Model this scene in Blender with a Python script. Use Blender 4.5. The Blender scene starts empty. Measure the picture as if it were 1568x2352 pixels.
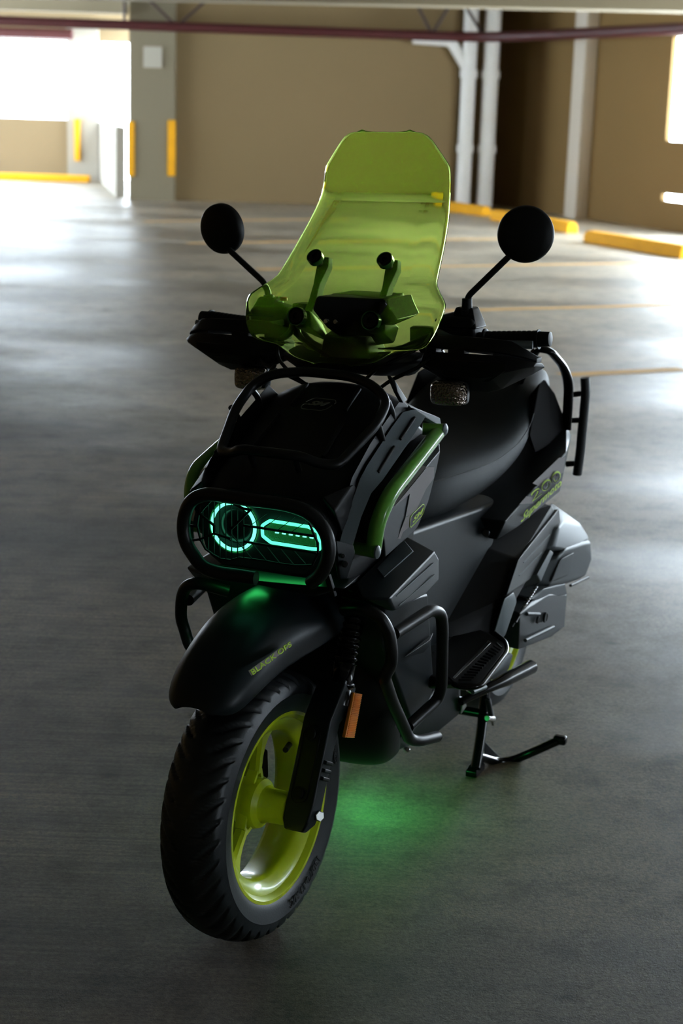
import bpy, bmesh, math, random
from mathutils import Vector, Matrix
random.seed(4)
R = math.radians
scene = bpy.context.scene
# ---------------------------------------------------------------- camera
cd = bpy.data.cameras.new('camera'); cam = bpy.data.objects.new('camera', cd)
scene.collection.objects.link(cam)
cd.sensor_fit = 'VERTICAL'; cd.sensor_height = 36.0; cd.sensor_width = 24.0
cd.lens = 3800/2352*36.0
cd.clip_start = .05; cd.clip_end = 300
cd.dof.use_dof = True; cd.dof.focus_distance = 2.95; cd.dof.aperture_fstop = 5.6
_p = R(13.7); _r = R(1.82)
_fw = Vector((0, math.cos(_p), -math.sin(_p))); _rt = Vector((1, 0, 0)); _up = _rt.cross(_fw)
_rt, _up = math.cos(_r)*_rt+math.sin(_r)*_up, -math.sin(_r)*_rt+math.cos(_r)*_up
m = Matrix((_rt, _up, -_fw)).transposed().to_4x4(); m.translation = (0, 0, 1.52)
cam.matrix_world = m
scene.camera = cam
# ---------------------------------------------------------------- world and daylight
w = bpy.data.worlds.new('daylight'); scene.world = w; w.use_nodes = True
bg = w.node_tree.nodes['Background']; bg.inputs[0].default_value = (.76, .89, 1.0, 1); bg.inputs[1].default_value = 15.0
vs = scene.view_settings
vs.view_transform = 'Standard'; vs.look = 'None'; vs.gamma = 1; vs.use_curve_mapping = False; vs.exposure = .85
# ---------------------------------------------------------------- helpers
def link(o, parent=None):
    scene.collection.objects.link(o)
    if parent is not None: o.parent = parent
    return o
def tag(o, label=None, cat=None, group=None, kind=None):
    if label: o['label'] = label
    if cat: o['category'] = cat
    if group: o['group'] = group
    if kind: o['kind'] = kind
    return o
def mat(name, col, rough=.5, metal=0, emit=None, es=0, trans=0, ior=1.45, coat=0, noise=None, bump=None, spec=None):
    m = bpy.data.materials.new(name); m.use_nodes = True
    nt = m.node_tree; b = nt.nodes['Principled BSDF']
    b.inputs['Base Color'].default_value = (*col, 1); b.inputs['Roughness'].default_value = rough
    b.inputs['Metallic'].default_value = metal; b.inputs['IOR'].default_value = ior
    b.inputs['Transmission Weight'].default_value = trans; b.inputs['Coat Weight'].default_value = coat
    b.inputs['Coat Roughness'].default_value = .08
    if spec is not None: b.inputs['Specular IOR Level'].default_value = spec
    if emit: b.inputs['Emission Color'].default_value = (*emit, 1); b.inputs['Emission Strength'].default_value = es
    tc = nt.nodes.new('ShaderNodeTexCoord')
    if noise:   # (scale, amount) : a gentle mottling of the base colour
        n = nt.nodes.new('ShaderNodeTexNoise'); n.inputs['Scale'].default_value = noise[0]; n.inputs['Detail'].default_value = 6
        nt.links.new(tc.outputs['Object'], n.inputs['Vector'])
        mx = nt.nodes.new('ShaderNodeMix'); mx.data_type = 'RGBA'
        mx.inputs[6].default_value = (*[c*(1-noise[1]) for c in col], 1); mx.inputs[7].default_value = (*[min(1, c*(1+noise[1])) for c in col], 1)
        nt.links.new(n.outputs['Fac'], mx.inputs[0]); nt.links.new(mx.outputs[2], b.inputs['Base Color'])
    if bump:    # (scale, strength)
        n = nt.nodes.new('ShaderNodeTexNoise'); n.inputs['Scale'].default_value = bump[0]; n.inputs['Detail'].default_value = 3
        nt.links.new(tc.outputs['Object'], n.inputs['Vector'])
        bp = nt.nodes.new('ShaderNodeBump'); bp.inputs['Strength'].default_value = bump[1]; bp.inputs['Distance'].default_value = .002
        nt.links.new(n.outputs['Fac'], bp.inputs['Height']); nt.links.new(bp.outputs['Normal'], b.inputs['Normal'])
    return m
# steering: the wheel, fork, fender, bars and screen are turned 4 degrees about the steering axis
PIV = Vector((.09, 0, 0)); AX = Vector((-math.sin(R(26)), 0, math.cos(R(26))))
SM = Matrix.Translation(PIV) @ Matrix.Rotation(R(-4), 4, AX) @ Matrix.Translation(-PIV)
STEER = [False]
def V(p): return Vector(p)
def build(name, verts, faces, m, parent, smooth=True, bevel=0, seg=2, sub=0, solid=0, off=-1, fm=None, mirror=False, sharp=35, side=1, both=False, kind=None, crease=None):
    """links ONE mesh object; mirror=True gives also the part of the other side; both=True mirrors inside the same mesh"""
    outs = []
    verts = [Vector(v) for v in verts]
    jobs = [(verts, faces)]
    if both:
        n = len(verts)
        jobs = [(verts+[Vector((v.x, -v.y, v.z)) for v in verts], list(faces)+[[i+n for i in reversed(f)] for f in faces])]
        if fm: fm = list(fm)+list(fm)
    elif mirror: jobs.append(([Vector((v.x, -v.y, v.z)) for v in verts], [list(reversed(f)) for f in faces]))
    for vv, ff in jobs:
        if STEER[0]: vv = [SM @ v for v in vv]
        me = bpy.data.meshes.new(name); me.from_pydata([tuple(v) for v in vv], [], [list(f) for f in ff])
        ms = m if isinstance(m, (list, tuple)) else [m]
        for k in ms: me.materials.append(k)
        if fm:
            for p, i in zip(me.polygons, fm): p.material_index = i
        bm = bmesh.new(); bm.from_mesh(me); bmesh.ops.recalc_face_normals(bm, faces=bm.faces) if not solid else None
        for f in bm.faces: f.smooth = smooth
        for e in bm.edges:
            if len(e.link_faces) == 2 and e.calc_face_angle(0) > R(sharp): e.smooth = False
        bm.to_mesh(me); bm.free()
        o = bpy.data.objects.new(name, me); link(o, parent)
        if sub:
            for p in me.polygons: p.use_smooth = True
            for e in me.edges: e.use_edge_sharp = False
        if solid:
            md = o.modifiers.new('thickness', 'SOLIDIFY'); md.thickness = solid; md.offset = off; md.use_even_offset = True
        if bevel:
            md = o.modifiers.new('bevel', 'BEVEL'); md.width = bevel; md.segments = seg; md.limit_method = 'ANGLE'; md.angle_limit = R(28); md.harden_normals = False
            for e in me.edges: e.use_edge_sharp = False
            for p in me.polygons: p.use_smooth = True
            wn = o.modifiers.new('normals', 'WEIGHTED_NORMAL'); wn.weight = 80; wn.keep_sharp = True
        if sub:
            md = o.modifiers.new('smooth', 'SUBSURF'); md.levels = sub; md.render_levels = sub
        if kind: o['kind'] = kind
        outs.append(o)
    return outs if mirror else outs[0]
def hull(name, pts, m, parent, bevel=.004, **k):
    bm = bmesh.new()
    for p in pts: bm.verts.new(p)
    r = bmesh.ops.convex_hull(bm, input=bm.verts)
    junk = [v for v in bm.verts if not v.link_faces]
    bmesh.ops.delete(bm, geom=junk, context='VERTS')
    bmesh.ops.dissolve_limit(bm, angle_limit=R(9), verts=bm.verts, edges=bm.edges)
    bm.verts.index_update()
    vs_ = [v.co.copy() for v in bm.verts]; fs = [[v.index for v in f.verts] for f in bm.faces]; bm.free()
    return build(name, vs_, fs, m, parent, bevel=bevel, **k)
def hullm(name, groups, m, parent, **k):
    V_, F_ = [], []
    for pts in groups:
        bm = bmesh.new()
        for p in pts: bm.verts.new(p)
        bmesh.ops.convex_hull(bm, input=bm.verts)
        bmesh.ops.delete(bm, geom=[v for v in bm.verts if not v.link_faces], context='VERTS')
        bmesh.ops.dissolve_limit(bm, angle_limit=R(9), verts=bm.verts, edges=bm.edges)
        bm.verts.index_update(); n = len(V_)
        V_ += [v.co.copy() for v in bm.verts]; F_ += [[v.index+n for v in f.verts] for f in bm.faces]; bm.free()
    return build(name, V_, F_, m, parent, **k)
def prism(pts, dy): return list(pts)+[(p[0], p[1]+dy, p[2]) for p in pts]
def loft(loops, cap=True, closed=True):
    n = len(loops[0]); vv = [p for l in loops for p in l]; ff = []
    for i in range(len(loops)-1):
        for j in range(n if closed else n-1):
            a = i*n+j; b = i*n+(j+1) % n; ff.append([a, b, b+n, a+n])
    if cap and closed:
        ff.append(list(reversed(range(n)))); ff.append([len(vv)-n+i for i in range(n)])
    return vv, ff
def round_path(pts, rad=.02, n=5, closed=False):
    pts = [Vector(p) for p in pts]; out = []; N = len(pts)
    for i, p in enumerate(pts):
        if not closed and i in (0, N-1): out.append(p); continue
        a = pts[i-1]-p; b = pts[(i+1) % N]-p; r = min(rad, a.length*.48, b.length*.48)
        p0 = p+a.normalized()*r; p1 = p+b.normalized()*r
        for k in range(n+1):
            t = k/n; out.append((1-t)**2*p0+2*t*(1-t)*p+t*t*p1)
    return out
def tube_geo(pts, r, seg=14, closed=False, cap=True, flat=None):
    pts = [Vector(p) for p in pts]; N = len(pts); rr = r if isinstance(r, (list, tuple)) else [r]*N
    up = None; loops = []
    for i, p in enumerate(pts):
        if closed: d = pts[(i+1) % N]-pts[i-1]
        else: d = (pts[min(i+1, N-1)]-pts[max(i-1, 0)])
        d.normalize()
        if up is None:
            up = Vector((0, 0, 1)) if abs(d.z) < .9 else Vector((1, 0, 0))
        up = (up-d*up.dot(d)).normalized(); s = d.cross(up)
        f = flat or (1, 1)
        loops.append([p+(up*math.cos(2*math.pi*k/seg)*f[0]+s*math.sin(2*math.pi*k/seg)*f[1])*rr[i] for k in range(seg)])
    vv = [q for l in loops for q in l]; ff = []
    for i in range(N if closed else N-1):
        for j in range(seg):
            a = i*seg+j; b = i*seg+(j+1) % seg; c = ((i+1) % N)*seg
            ff.append([a, b, c+(j+1) % seg, c+j])
    if not closed and cap:
        ff.append(list(reversed(range(seg)))); ff.append([len(vv)-seg+i for i in range(seg)])
    return vv, ff
def tube(name, pts, r, m, parent, rad=.02, seg=14, closed=False, flat=None, n=5, **k):
    p = round_path(pts, rad, n, closed) if rad else [Vector(q) for q in pts]
    vv, ff = tube_geo(p, r, seg, closed, flat=flat)
    return build(name, vv, ff, m, parent, sharp=50, **k)
def tubes(name, paths, r, m, parent, rad=.0, seg=10, **k):
    VV, FF = [], []
    for pts in paths:
        p = round_path(pts, rad, 4) if rad else [Vector(q) for q in pts]
        v, f = tube_geo(p, r, seg); n = len(VV); VV += v; FF += [[i+n for i in q] for q in f]
    return build(name, VV, FF, m, parent, sharp=50, **k)
def lathe_geo(prof, c, axis, seg=48, closed=False, ring=False):
    """prof: (along axis, radius)"""
    c = Vector(c); ax = Vector(axis).normalized(); u = Vector((0, 0, 1)) if abs(ax.z) < .9 else Vector((1, 0, 0))
    u = (u-ax*u.dot(ax)).normalized(); v = ax.cross(u); vv = []; n = len(prof)
    for k in range(seg):
        a = 2*math.pi*k/seg; d = u*math.cos(a)+v*math.sin(a)
        for (h, r) in prof: vv.append(c+ax*h+d*r)
    ff = []
    for k in range(seg):
        for i in range(n if ring else n-1):
            a = k*n+i; b = k*n+(i+1) % n; e = ((k+1) % seg)*n
            ff.append([a, b, e+(i+1) % n, e+i])
    if not ring:
        if prof[0][1] > 1e-6: ff.append([k*n for k in range(seg)])
        if prof[-1][1] > 1e-6: ff.append([k*n+n-1 for k in reversed(range(seg))])
    return vv, ff
def lathe(name, prof, c, axis, m, parent, seg=48, ring=False, **k):
    vv, ff = lathe_geo(prof, c, axis, seg, ring=ring)
    k.setdefault('sharp', 40)
    return build(name, vv, ff, m, parent, **k)
def cyl(name, a, b, r, m, parent, seg=20, r2=None, **k):
    a, b = Vector(a), Vector(b); L = (b-a).length; r2 = r if r2 is None else r2
    e = min(.0015, r*.25)
    return lathe(name, [(0, r-e), (e, r), (L-e, r2), (L, r2-e)], a, b-a, m, parent, seg, **k)
def text_geo(txt, size=1.0, shear=0, space=1.0, offset=0.0, extrude=.0, fill=True):
    cu = bpy.data.curves.new('t', 'FONT'); cu.body = txt; cu.size = size; cu.shear = shear; cu.space_character = space
    cu.align_x = 'CENTER'; cu.align_y = 'CENTER'; cu.offset = offset; cu.extrude = extrude; cu.resolution_u = 3
    o = bpy.data.objects.new('t', cu); scene.collection.objects.link(o)
    dg = bpy.context.evaluated_depsgraph_get(); me = bpy.data.meshes.new_from_object(o.evaluated_get(dg))
    vv = [v.co.copy() for v in me.vertices]; ff = [list(p.vertices) for p in me.polygons]
    bpy.data.objects.remove(o); bpy.data.curves.remove(cu); bpy.data.meshes.remove(me)
    return vv, ff
def quad_text(name, txt, c4, m, parent, lift=.001, th=.0008, **k):
    """text stretched to the four corners bl, br, tr, tl"""
    vv, ff = text_geo(txt, 1.0, **k); xs = [v.x for v in vv]; ys = [v.y for v in vv]
    x0, x1, y0, y1 = min(xs), max(xs), min(ys), max(ys); bl, br, tr, tl = [Vector(p) for p in c4]
    nn = (br-bl).cross(tl-bl).normalized(); out = []
    for v in vv:
        s = (v.x-x0)/(x1-x0); t = (v.y-y0)/(y1-y0)
        out.append(bl*(1-s)*(1-t)+br*s*(1-t)+tr*s*t+tl*(1-s)*t+nn*lift)
    return build(name, out, ff, m, parent, smooth=False, solid=th, off=1)
def outline_paths(c4, fr, rr=.3, n=5):
    bl, br, tr, tl = [Vector(p) for p in c4]
    def P(s, t): return bl*(1-s)*(1-t)+br*s*(1-t)+tr*s*t+tl*(1-s)*t
    return P
def box(a, b):
    (x0, y0, z0), (x1, y1, z1) = a, b
    vv = [(x, y, z) for x in (x0, x1) for y in (y0, y1) for z in (z0, z1)]
    ff = [[0, 1, 3, 2], [4, 6, 7, 5], [0, 4, 5, 1], [2, 3, 7, 6], [0, 2, 6, 4], [1, 5, 7, 3]]
    return vv, ff
def boxes(name, bs, m, parent=None, **k):
    VV, FF = [], []
    for a, b in bs:
        v, f = box(a, b); n = len(VV); VV += v; FF += [[i+n for i in q] for q in f]
    return build(name, VV, FF, m, parent, smooth=False, **k)
# ---------------------------------------------------------------- materials
def concrete(name, col, s1=.6, amt=.25, rough=.85):
    return mat(name, col, rough, noise=(s1, amt), bump=(18, .25))
M_wall = concrete('painted wall', (.215, .145, .066), .35, .12)
M_wallr = concrete('shaded wall paint', (.205, .122, .038), .35, .15)  # same wall paint, darkened to stand in for dimmer light on the side walls
M_pillar = concrete('pillar paint', (.20, .165, .105), .5, .12)
M_white = concrete('pale wall paint', (.34, .315, .27), .5, .08)
M_beam = concrete('beam concrete', (.30, .245, .155), .7, .12)
M_ceil = concrete('ceiling concrete', (.16, .14, .10), .5, .2)
M_yellow = mat('yellow paint', (.80, .37, .004), .8, noise=(6, .12))
M_redpipe = mat('red oxide steel', (.06, .010, .010), .5, noise=(4, .2))
M_steel_dark = mat('dark steel brace', (.05, .03, .022), .5, noise=(4, .2))
M_pvc = mat('pale pipe', (.74, .71, .66), .45, noise=(3, .08))
M_line = mat('worn line paint', (.72, .42, .13), .7, noise=(9, .3))
def floor_material():
    m = bpy.data.materials.new('brushed concrete floor'); m.use_nodes = True; nt = m.node_tree; b = nt.nodes['Principled BSDF']
    N = nt.nodes.new; L = nt.links.new
    tc = N('ShaderNodeTexCoord')
    def mapping(scale, rot=0):
        mp = N('ShaderNodeMapping'); mp.inputs['Scale'].default_value = scale; mp.inputs['Rotation'].default_value = (0, 0, rot); L(tc.outputs['Object'], mp.inputs['Vector']); return mp
    def noise(mp, s, d=6, r=.55):
        n = N('ShaderNodeTexNoise'); n.inputs['Scale'].default_value = s; n.inputs['Detail'].default_value = d; n.inputs['Roughness'].default_value = r
        L(mp.outputs[0], n.inputs['Vector']); return n
    def ramp(src, stops):
        r = N('ShaderNodeValToRGB'); e = r.color_ramp.elements
        e[0].position, e[0].color = stops[0][0], (*stops[0][1], 1); e[1].position, e[1].color = stops[-1][0], (*stops[-1][1], 1)
        for p, c in stops[1:-1]:
            q = e.new(p); q.color = (*c, 1)
        L(src, r.inputs[0]); return r
    def mul(a, bb, f=1):
        mx = N('ShaderNodeMix'); mx.data_type = 'RGBA'; mx.blend_type = 'MULTIPLY'; mx.inputs[0].default_value = f; L(a, mx.inputs[6]); L(bb, mx.inputs[7]); return mx.outputs[2]
    big = noise(mapping((1, 1, 1)), .8, 8, .65)
    base = ramp(big.outputs['Fac'], [(.32, (.32, .285, .225)), (.5, (.44, .38, .295)), (.68, (.58, .48, .35))])
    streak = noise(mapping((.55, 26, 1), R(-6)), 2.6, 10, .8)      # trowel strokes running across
    st = ramp(streak.outputs['Fac'], [(.30, (.30, .30, .31)), (.48, (.60, .60, .60)), (.66, (.95, .95, .95))])  # stroke tones darkened further, painting in the dimmer light at the left
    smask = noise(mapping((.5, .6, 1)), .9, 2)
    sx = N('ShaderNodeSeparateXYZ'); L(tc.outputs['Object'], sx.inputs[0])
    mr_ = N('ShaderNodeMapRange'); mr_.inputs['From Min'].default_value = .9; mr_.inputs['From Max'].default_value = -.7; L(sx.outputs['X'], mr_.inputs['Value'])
    ad = N('ShaderNodeMath'); ad.operation = 'MULTIPLY'; L(mr_.outputs[0], ad.inputs[0]); L(smask.outputs['Fac'], ad.inputs[1])   # rough strokes, and the left-hand dimness painted with them, show here
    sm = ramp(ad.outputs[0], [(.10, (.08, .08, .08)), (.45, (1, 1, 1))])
    fine = noise(mapping((1, 1, 1)), 85, 6, .85)
    fr = ramp(fine.outputs['Fac'], [(.36, (.50, .50, .50)), (.5, (.97, .97, .97)), (.64, (1.45, 1.42, 1.36))])
    mid = noise(mapping((1, 1, 1)), 7, 6, .7)
    mr = ramp(mid.outputs['Fac'], [(.34, (.62, .62, .60)), (.52, (1.0, 1.0, 1.0)), (.7, (1.14, 1.12, 1.08))])
    damp = noise(mapping((.30, .85, 1), R(4)), .8, 3, .5)          # damp patches, darker and shinier
    dr = ramp(damp.outputs['Fac'], [(.50, (1, 1, 1)), (.57, (.62, .62, .63))])
    sp = N('ShaderNodeTexVoronoi'); sp.inputs['Scale'].default_value = 2.6; L(mapping((1, 1.6, 1)).outputs[0], sp.inputs['Vector'])   # oil spots
    sr = ramp(sp.outputs['Distance'], [(.03, (.40, .39, .37)), (.09, (1, 1, 1))])
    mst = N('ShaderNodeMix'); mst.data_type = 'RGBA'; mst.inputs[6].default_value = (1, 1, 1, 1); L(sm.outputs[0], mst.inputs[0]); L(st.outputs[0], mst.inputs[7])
    c1 = mul(mul(mul(mul(mul(base.outputs[0], mst.outputs[2]), fr.outputs[0], .9), mr.outputs[0]), dr.outputs[0]), sr.outputs[0], .8)
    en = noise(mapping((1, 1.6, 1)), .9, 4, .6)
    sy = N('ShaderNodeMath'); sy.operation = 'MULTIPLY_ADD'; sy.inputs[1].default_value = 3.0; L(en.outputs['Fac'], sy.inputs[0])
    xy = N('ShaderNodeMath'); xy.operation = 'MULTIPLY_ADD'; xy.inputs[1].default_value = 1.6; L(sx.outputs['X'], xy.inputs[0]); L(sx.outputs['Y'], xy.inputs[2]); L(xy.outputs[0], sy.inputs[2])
    rg = N('ShaderNodeMapRange'); rg.inputs['From Min'].default_value = 6.6; rg.inputs['From Max'].default_value = 8.5; L(sy.outputs[0], rg.inputs['Value'])   # darker near slab; its tone also paints in the light's fall-off towards the camera
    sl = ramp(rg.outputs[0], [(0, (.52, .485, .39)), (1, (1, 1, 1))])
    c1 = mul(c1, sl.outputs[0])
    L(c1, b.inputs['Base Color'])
    rr = ramp(damp.outputs['Fac'], [(.40, (.48, .48, .48)), (.62, (.34, .34, .34))]); 
    rmx = N('ShaderNodeMix'); rmx.inputs[2].default_value = .62; L(rg.outputs[0], rmx.inputs[0]); L(rr.outputs[0], rmx.inputs[3]); L(rmx.outputs[0], b.inputs['Roughness'])
    smx = N('ShaderNodeMix'); smx.inputs[2].default_value = .22; smx.inputs[3].default_value = .5; L(rg.outputs[0], smx.inputs[0]); L(smx.outputs[0], b.inputs['Specular IOR Level'])
    bp = N('ShaderNodeBump'); bp.inputs['Strength'].default_value = .10; bp.inputs['Distance'].default_value = .004
    L(streak.outputs['Fac'], bp.inputs['Height'])
    bp2 = N('ShaderNodeBump'); bp2.inputs['Strength'].default_value = .8; bp2.inputs['Distance'].default_value = .002
    fb = noise(mapping((1, 1, 1)), 150, 4, .8); L(fb.outputs['Fac'], bp2.inputs['Height']); L(bp.outputs['Normal'], bp2.inputs['Normal']); L(bp2.outputs['Normal'], b.inputs['Normal'])
    return m
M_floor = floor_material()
M_black = mat('matte black plastic', (.0055, .006, .0065), .5, bump=(900, .1), spec=.28)
M_satin = mat('satin black paint', (.0075, .0125, .016), .40, noise=(200, .15), spec=.38)
M_gun = mat('gunmetal trim paint', (.115, .142, .155), .42, noise=(300, .1), spec=.45)
M_gloss = mat('gloss black', (.006, .006, .007), .2, spec=.4)
M_tubeblk = mat('powder coated tube', (.008, .009, .010), .36, bump=(700, .1), spec=.38)
M_seat = mat('seat vinyl', (.006, .0105, .0125), .6, bump=(1200, .3), spec=.3)
M_green = mat('lime tube paint', (.16, .46, .06), .28, coat=.5)
M_rim = mat('acid green wheel paint', (.58, .70, .01), .32, coat=.4)
M_rubber = mat('tyre rubber', (.012, .0155, .0185), .42, bump=(300, .12), spec=.6)
M_letter = mat('moulded rubber letters', (.006, .006, .007), .7)
M_orange = mat('orange reflector', (.90, .27, .01), .35, coat=.3)
M_chrome = mat('zinc plated steel', (.62, .62, .60), .25, 1)
M_engine = mat('silver engine casing', (.055, .066, .071), .5, .25, noise=(60, .1))
M_engdk = mat('dark engine casing', (.04, .045, .047), .42, .3, noise=(60, .1))
M_purple = mat('mauve grey camo film', (.17, .142, .146), .42, spec=.35)
M_decal = mat('lime decal', (.58, .84, .08), .5)
M_mauve = mat('pale decal band', (.32, .28, .27), .5)
M_badge = mat('dull nickel badge', (.32, .31, .27), .35, .6)
M_screen = mat('green acrylic', (.52, .99, .24), .0, trans=1, ior=1.35)
M_lens = mat('smoked clear lens', (.55, .50, .44), .12, .5, trans=.3, bump=(150, 1.0))
def lens_mat():
    m = mat('prismatic signal lens', (.30, .245, .20), .10, .75); nt = m.node_tree; b = nt.nodes['Principled BSDF']
    tc = nt.nodes.new('ShaderNodeTexCoord'); v = nt.nodes.new('ShaderNodeTexVoronoi'); v.inputs['Scale'].default_value = 210; nt.links.new(tc.outputs['Object'], v.inputs['Vector'])
    bp = nt.nodes.new('ShaderNodeBump'); bp.inputs['Strength'].default_value = .9; bp.inputs['Distance'].default_value = .004
    nt.links.new(v.outputs['Distance'], bp.inputs['Height']); nt.links.new(bp.outputs['Normal'], b.inputs['Normal']); return m
M_lens = lens_mat()
M_amber = mat('amber bulb', (.5, .12, .03), .2)
M_led = mat('green led ring', (.1, .6, .4), .3, emit=(.14, 1.0, .55), es=1.25)
M_ledbar = mat('green led bar', (.1, .6, .4), .3, emit=(.10, 1.0, .50), es=.95)
M_leddim = mat('led reflector', (.02, .10, .04), .35, bump=(400, 1), emit=(.02, .5, .08), es=.06)
M_leddot = mat('led dots', (.1, .6, .4), .3, emit=(.2, 1.0, .7), es=.9)
M_underglow = mat('underglow led', (.1, .6, .3), .3, emit=(.05, 1.0, .22), es=18)
M_trayled = mat('lamp tray led', (.1, .6, .3), .3, emit=(.05, 1.0, .2), es=3)
def screen_mat():
    m = mat('green acrylic', (.72, 1.0, .28), .0, trans=1, ior=1.3); nt = m.node_tree; b = nt.nodes['Principled BSDF']; out = nt.nodes['Material Output']
    t = nt.nodes.new('ShaderNodeBsdfTranslucent'); t.inputs['Color'].default_value = (.42, 1.0, .03, 1); mx = nt.nodes.new('ShaderNodeMixShader'); mx.inputs[0].default_value = .035
    nt.links.new(b.outputs[0], mx.inputs[1]); nt.links.new(t.outputs[0], mx.inputs[2]); nt.links.new(mx.outputs[0], out.inputs['Surface']); return m
M_screen = screen_mat()
M_collar = mat('green collar', (.03, .10, .025), .18)
M_void = mat('unlit inner plastic', (.004, .004, .0045), .9, spec=.08)
M_sticker = mat('yellow sticker', (.8, .6, .03), .4)
# ---------------------------------------------------------------- the garage
FX0, FX1, FY0, FY1, CZ = -16, 16, -7, 40, 3.3
DECK = [(-9.3, -7.2), (16.3, -7.2), (2.72, 29.1), (1.3, 29.1), (-3.0, 29.1), (-4.0, 33.3), (-15.7, 33.3), (-15.7, 26.6), (-9.3, 26.6)]
def slab(name, z0, z1, m):
    vv, ff = loft([[(x, y, z) for x, y in DECK] for z in (z0, z1)]); return build(name, vv, ff, m, None, smooth=False, kind='structure')
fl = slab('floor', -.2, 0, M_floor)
slab('ceiling', CZ, CZ+.2, M_ceil)
boxes('wall_far', [((-3.0, 27.1, 0), (1.62, 27.4, CZ)), ((1.4, 28.8, 0), (4.0, 29.1, CZ)), ((1.32, 27.4, 0), (1.62, 28.8, CZ))], M_wall, kind='structure')
# left of the pillar: an open bay with a parapet, lit by the sky
boxes('wall_parapet_far', [((-15.5, 33, 0), (-5.55, 33.25, 1.15)), ((-15.5, 33, 2.62), (-4.0, 33.3, CZ))], mat('parapet paint', (.24, .175, .095), .8, noise=(.5, .1)), kind='structure')
vv, ff = loft([[(-4.95, 33.0, z), (-3.85, 27.5, z), (-3.70, 27.5, z), (-4.80, 33.0, z)] for z in (0, 1.12)])
build('wall_parapet_side', vv, ff, M_white, None, smooth=False, kind='structure')
boxes('wall_pillar_far', [((-5.55, 32.9, 0), (-4.95, 33.5, 2.9))], M_white, kind='structure')
boxes('wall_pillar_near', [((-3.56, 26.9, 0), (-2.84, 27.5, CZ))], M_pillar, kind='structure')
boxes('wall_header_left', [((-16, 26.6, 2.84), (-3.56, 26.85, CZ))], M_beam, kind='structure')
boxes('wall_left', [((-9.3, 20, 0), (-9, 26.6, 1.1)), ((-9.3, 20, 2.75), (-9, 26.6, CZ)), ((-9.3, -7, 0), (-9, 20, CZ))], M_wallr, kind='structure')  # unseen wall; its opening is placed and sized to balance the left floor light
boxes('wall_back', [((-16, -7.2, 0), (16, -7, CZ))], M_ceil, kind='structure')
# right wall, running from the far corner towards the camera side
W0 = Vector((2.41, 28.8, 0)); WD = Vector((.357, -.934, 0)).normalized(); WN = Vector((WD.y, -WD.x, 0))*-1
WN = Vector((-WD.y, WD.x, 0))   # pointing outwards (to the right)
def wallpiece(s0, s1, z0, z1, t0=0, t1=.07):
    p = lambda s, t, z: W0+WD*s+WN*t+Vector((0, 0, z))
    vv = [p(s, t, z) for s in (s0, s1) for t in (t0, t1) for z in (z0, z1)]
    return vv, box((0, 0, 0), (1, 1, 1))[1]
def pieces(name, lst, m, **k):
    VV, FF = [], []
    for a in lst:
        v, f = wallpiece(*a); n = len(VV); VV += v; FF += [[i+n for i in q] for q in f]
    return build(name, VV, FF, m, None, smooth=False, **k)
pieces('wall_right', [(-.3, 5.45, 0, CZ), (5.45, 6.5, .50, 1.22), (5.45, 36.5, 2.62, CZ), (5.45, 6.5, 0, .40), (6.1, 6.5, .40, .50), (6.5, 18, 0, .25), (17.6, 36.5, 0, 1.42), (18, 36.5, 2.0, 2.7),
                      (12.4, 12.9, .2, 2.7), (17.6, 18.3, .2, 2.7), (26.0, 36.5, 1.2, 2.7)], M_wallr, kind='structure')  # unseen openings past the window are sized to brighten the far floor
pieces('wall_pilaster', [(2.98, 3.34, 0, CZ, -.20, .05)], mat('lit pilaster tone', (.60, .53, .44), .8, noise=(.5, .1)), kind='structure')  # pale tone paints in the light falling on the pilaster's side
ba, bb = Vector((-1.8265,19.5241,2.66)), Vector((3.5207,18.7109,2.66)); bd = (bb-ba).normalized()
ba = ba-bd*14; bb = bb+bd*9; bt = Vector((-bd.y, bd.x, 0))*.5
vv, ff = loft([[a, a+bt, a+bt+Vector((0, 0, CZ-2.66)), a+Vector((0, 0, CZ-2.66))] for a in (ba, bb)])
build('wall_beam', vv, ff, M_beam, None, smooth=False, kind='structure')
# painted stall lines belong to the floor
def strip(a, b, wdt):
    a, b = Vector(a), Vector(b); d = (b-a).normalized(); n = Vector((-d.y, d.x, 0))*wdt/2
    vv = [a-n, b-n, b+n, a+n]; vv = [(v.x, v.y, .002) for v in vv]
    return vv, [[0, 1, 2, 3]]
for a, b in (((1.3005,9.8893,0), (2.1089,10.2975,0)), ((0.4789,12.8855,0), (2.8244,14.0047,0)), ((-0.8809,15.9135,0), (3.6428,18.2443,0)), ((-1.8206,18.6988,0), (1.8788,20.8744,0)), ((-2.711,21.9547,0), (-0.0333,23.7998,0))):
    vv, ff = strip(a, b, .15); build('stall_line', vv, ff, M_line, fl, smooth=False)
# ---------------------------------------------------------------- garage things
def wheel_stop(a, b, label):
    a, b = Vector(a), Vector(b); d = (b-a).normalized(); n = Vector((-d.y, d.x, 0)); L = (b-a).length
    prof = [(0, 0), (0, .09), (.03, .15), (.14, .15), (.17, .09), (.17, 0)]
    loops = []
    for s, k in ((0, .9), (.06, 1), (L-.06, 1), (L, .9)):
        loops.append([tuple(a+d*s-n*0+n*(t)+Vector((0, 0, z*k))) for t, z in prof])
    vv, ff = loft(loops)
    o = build('wheel_stop', [Vector(v)-a for v in vv], ff, M_yellow, None, bevel=.012); o.location = a
    return tag(o, label, 'wheel stop', 'yellow wheel stops along the right wall')
wheel_stop((2.8904,20.7991,0), (3.7018,18.7528,0), 'nearest yellow wheel stop, at the right edge beyond the mirror')
wheel_stop((2.035,24.6182,0), (2.8677,22.2703,0), 'middle yellow wheel stop partly hidden behind the round mirror')
wheel_stop((1.2471,26.9101,0), (1.9784,25.3995,0), 'farthest yellow wheel stop, seen beside the green screen in front of the pipes')
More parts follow.
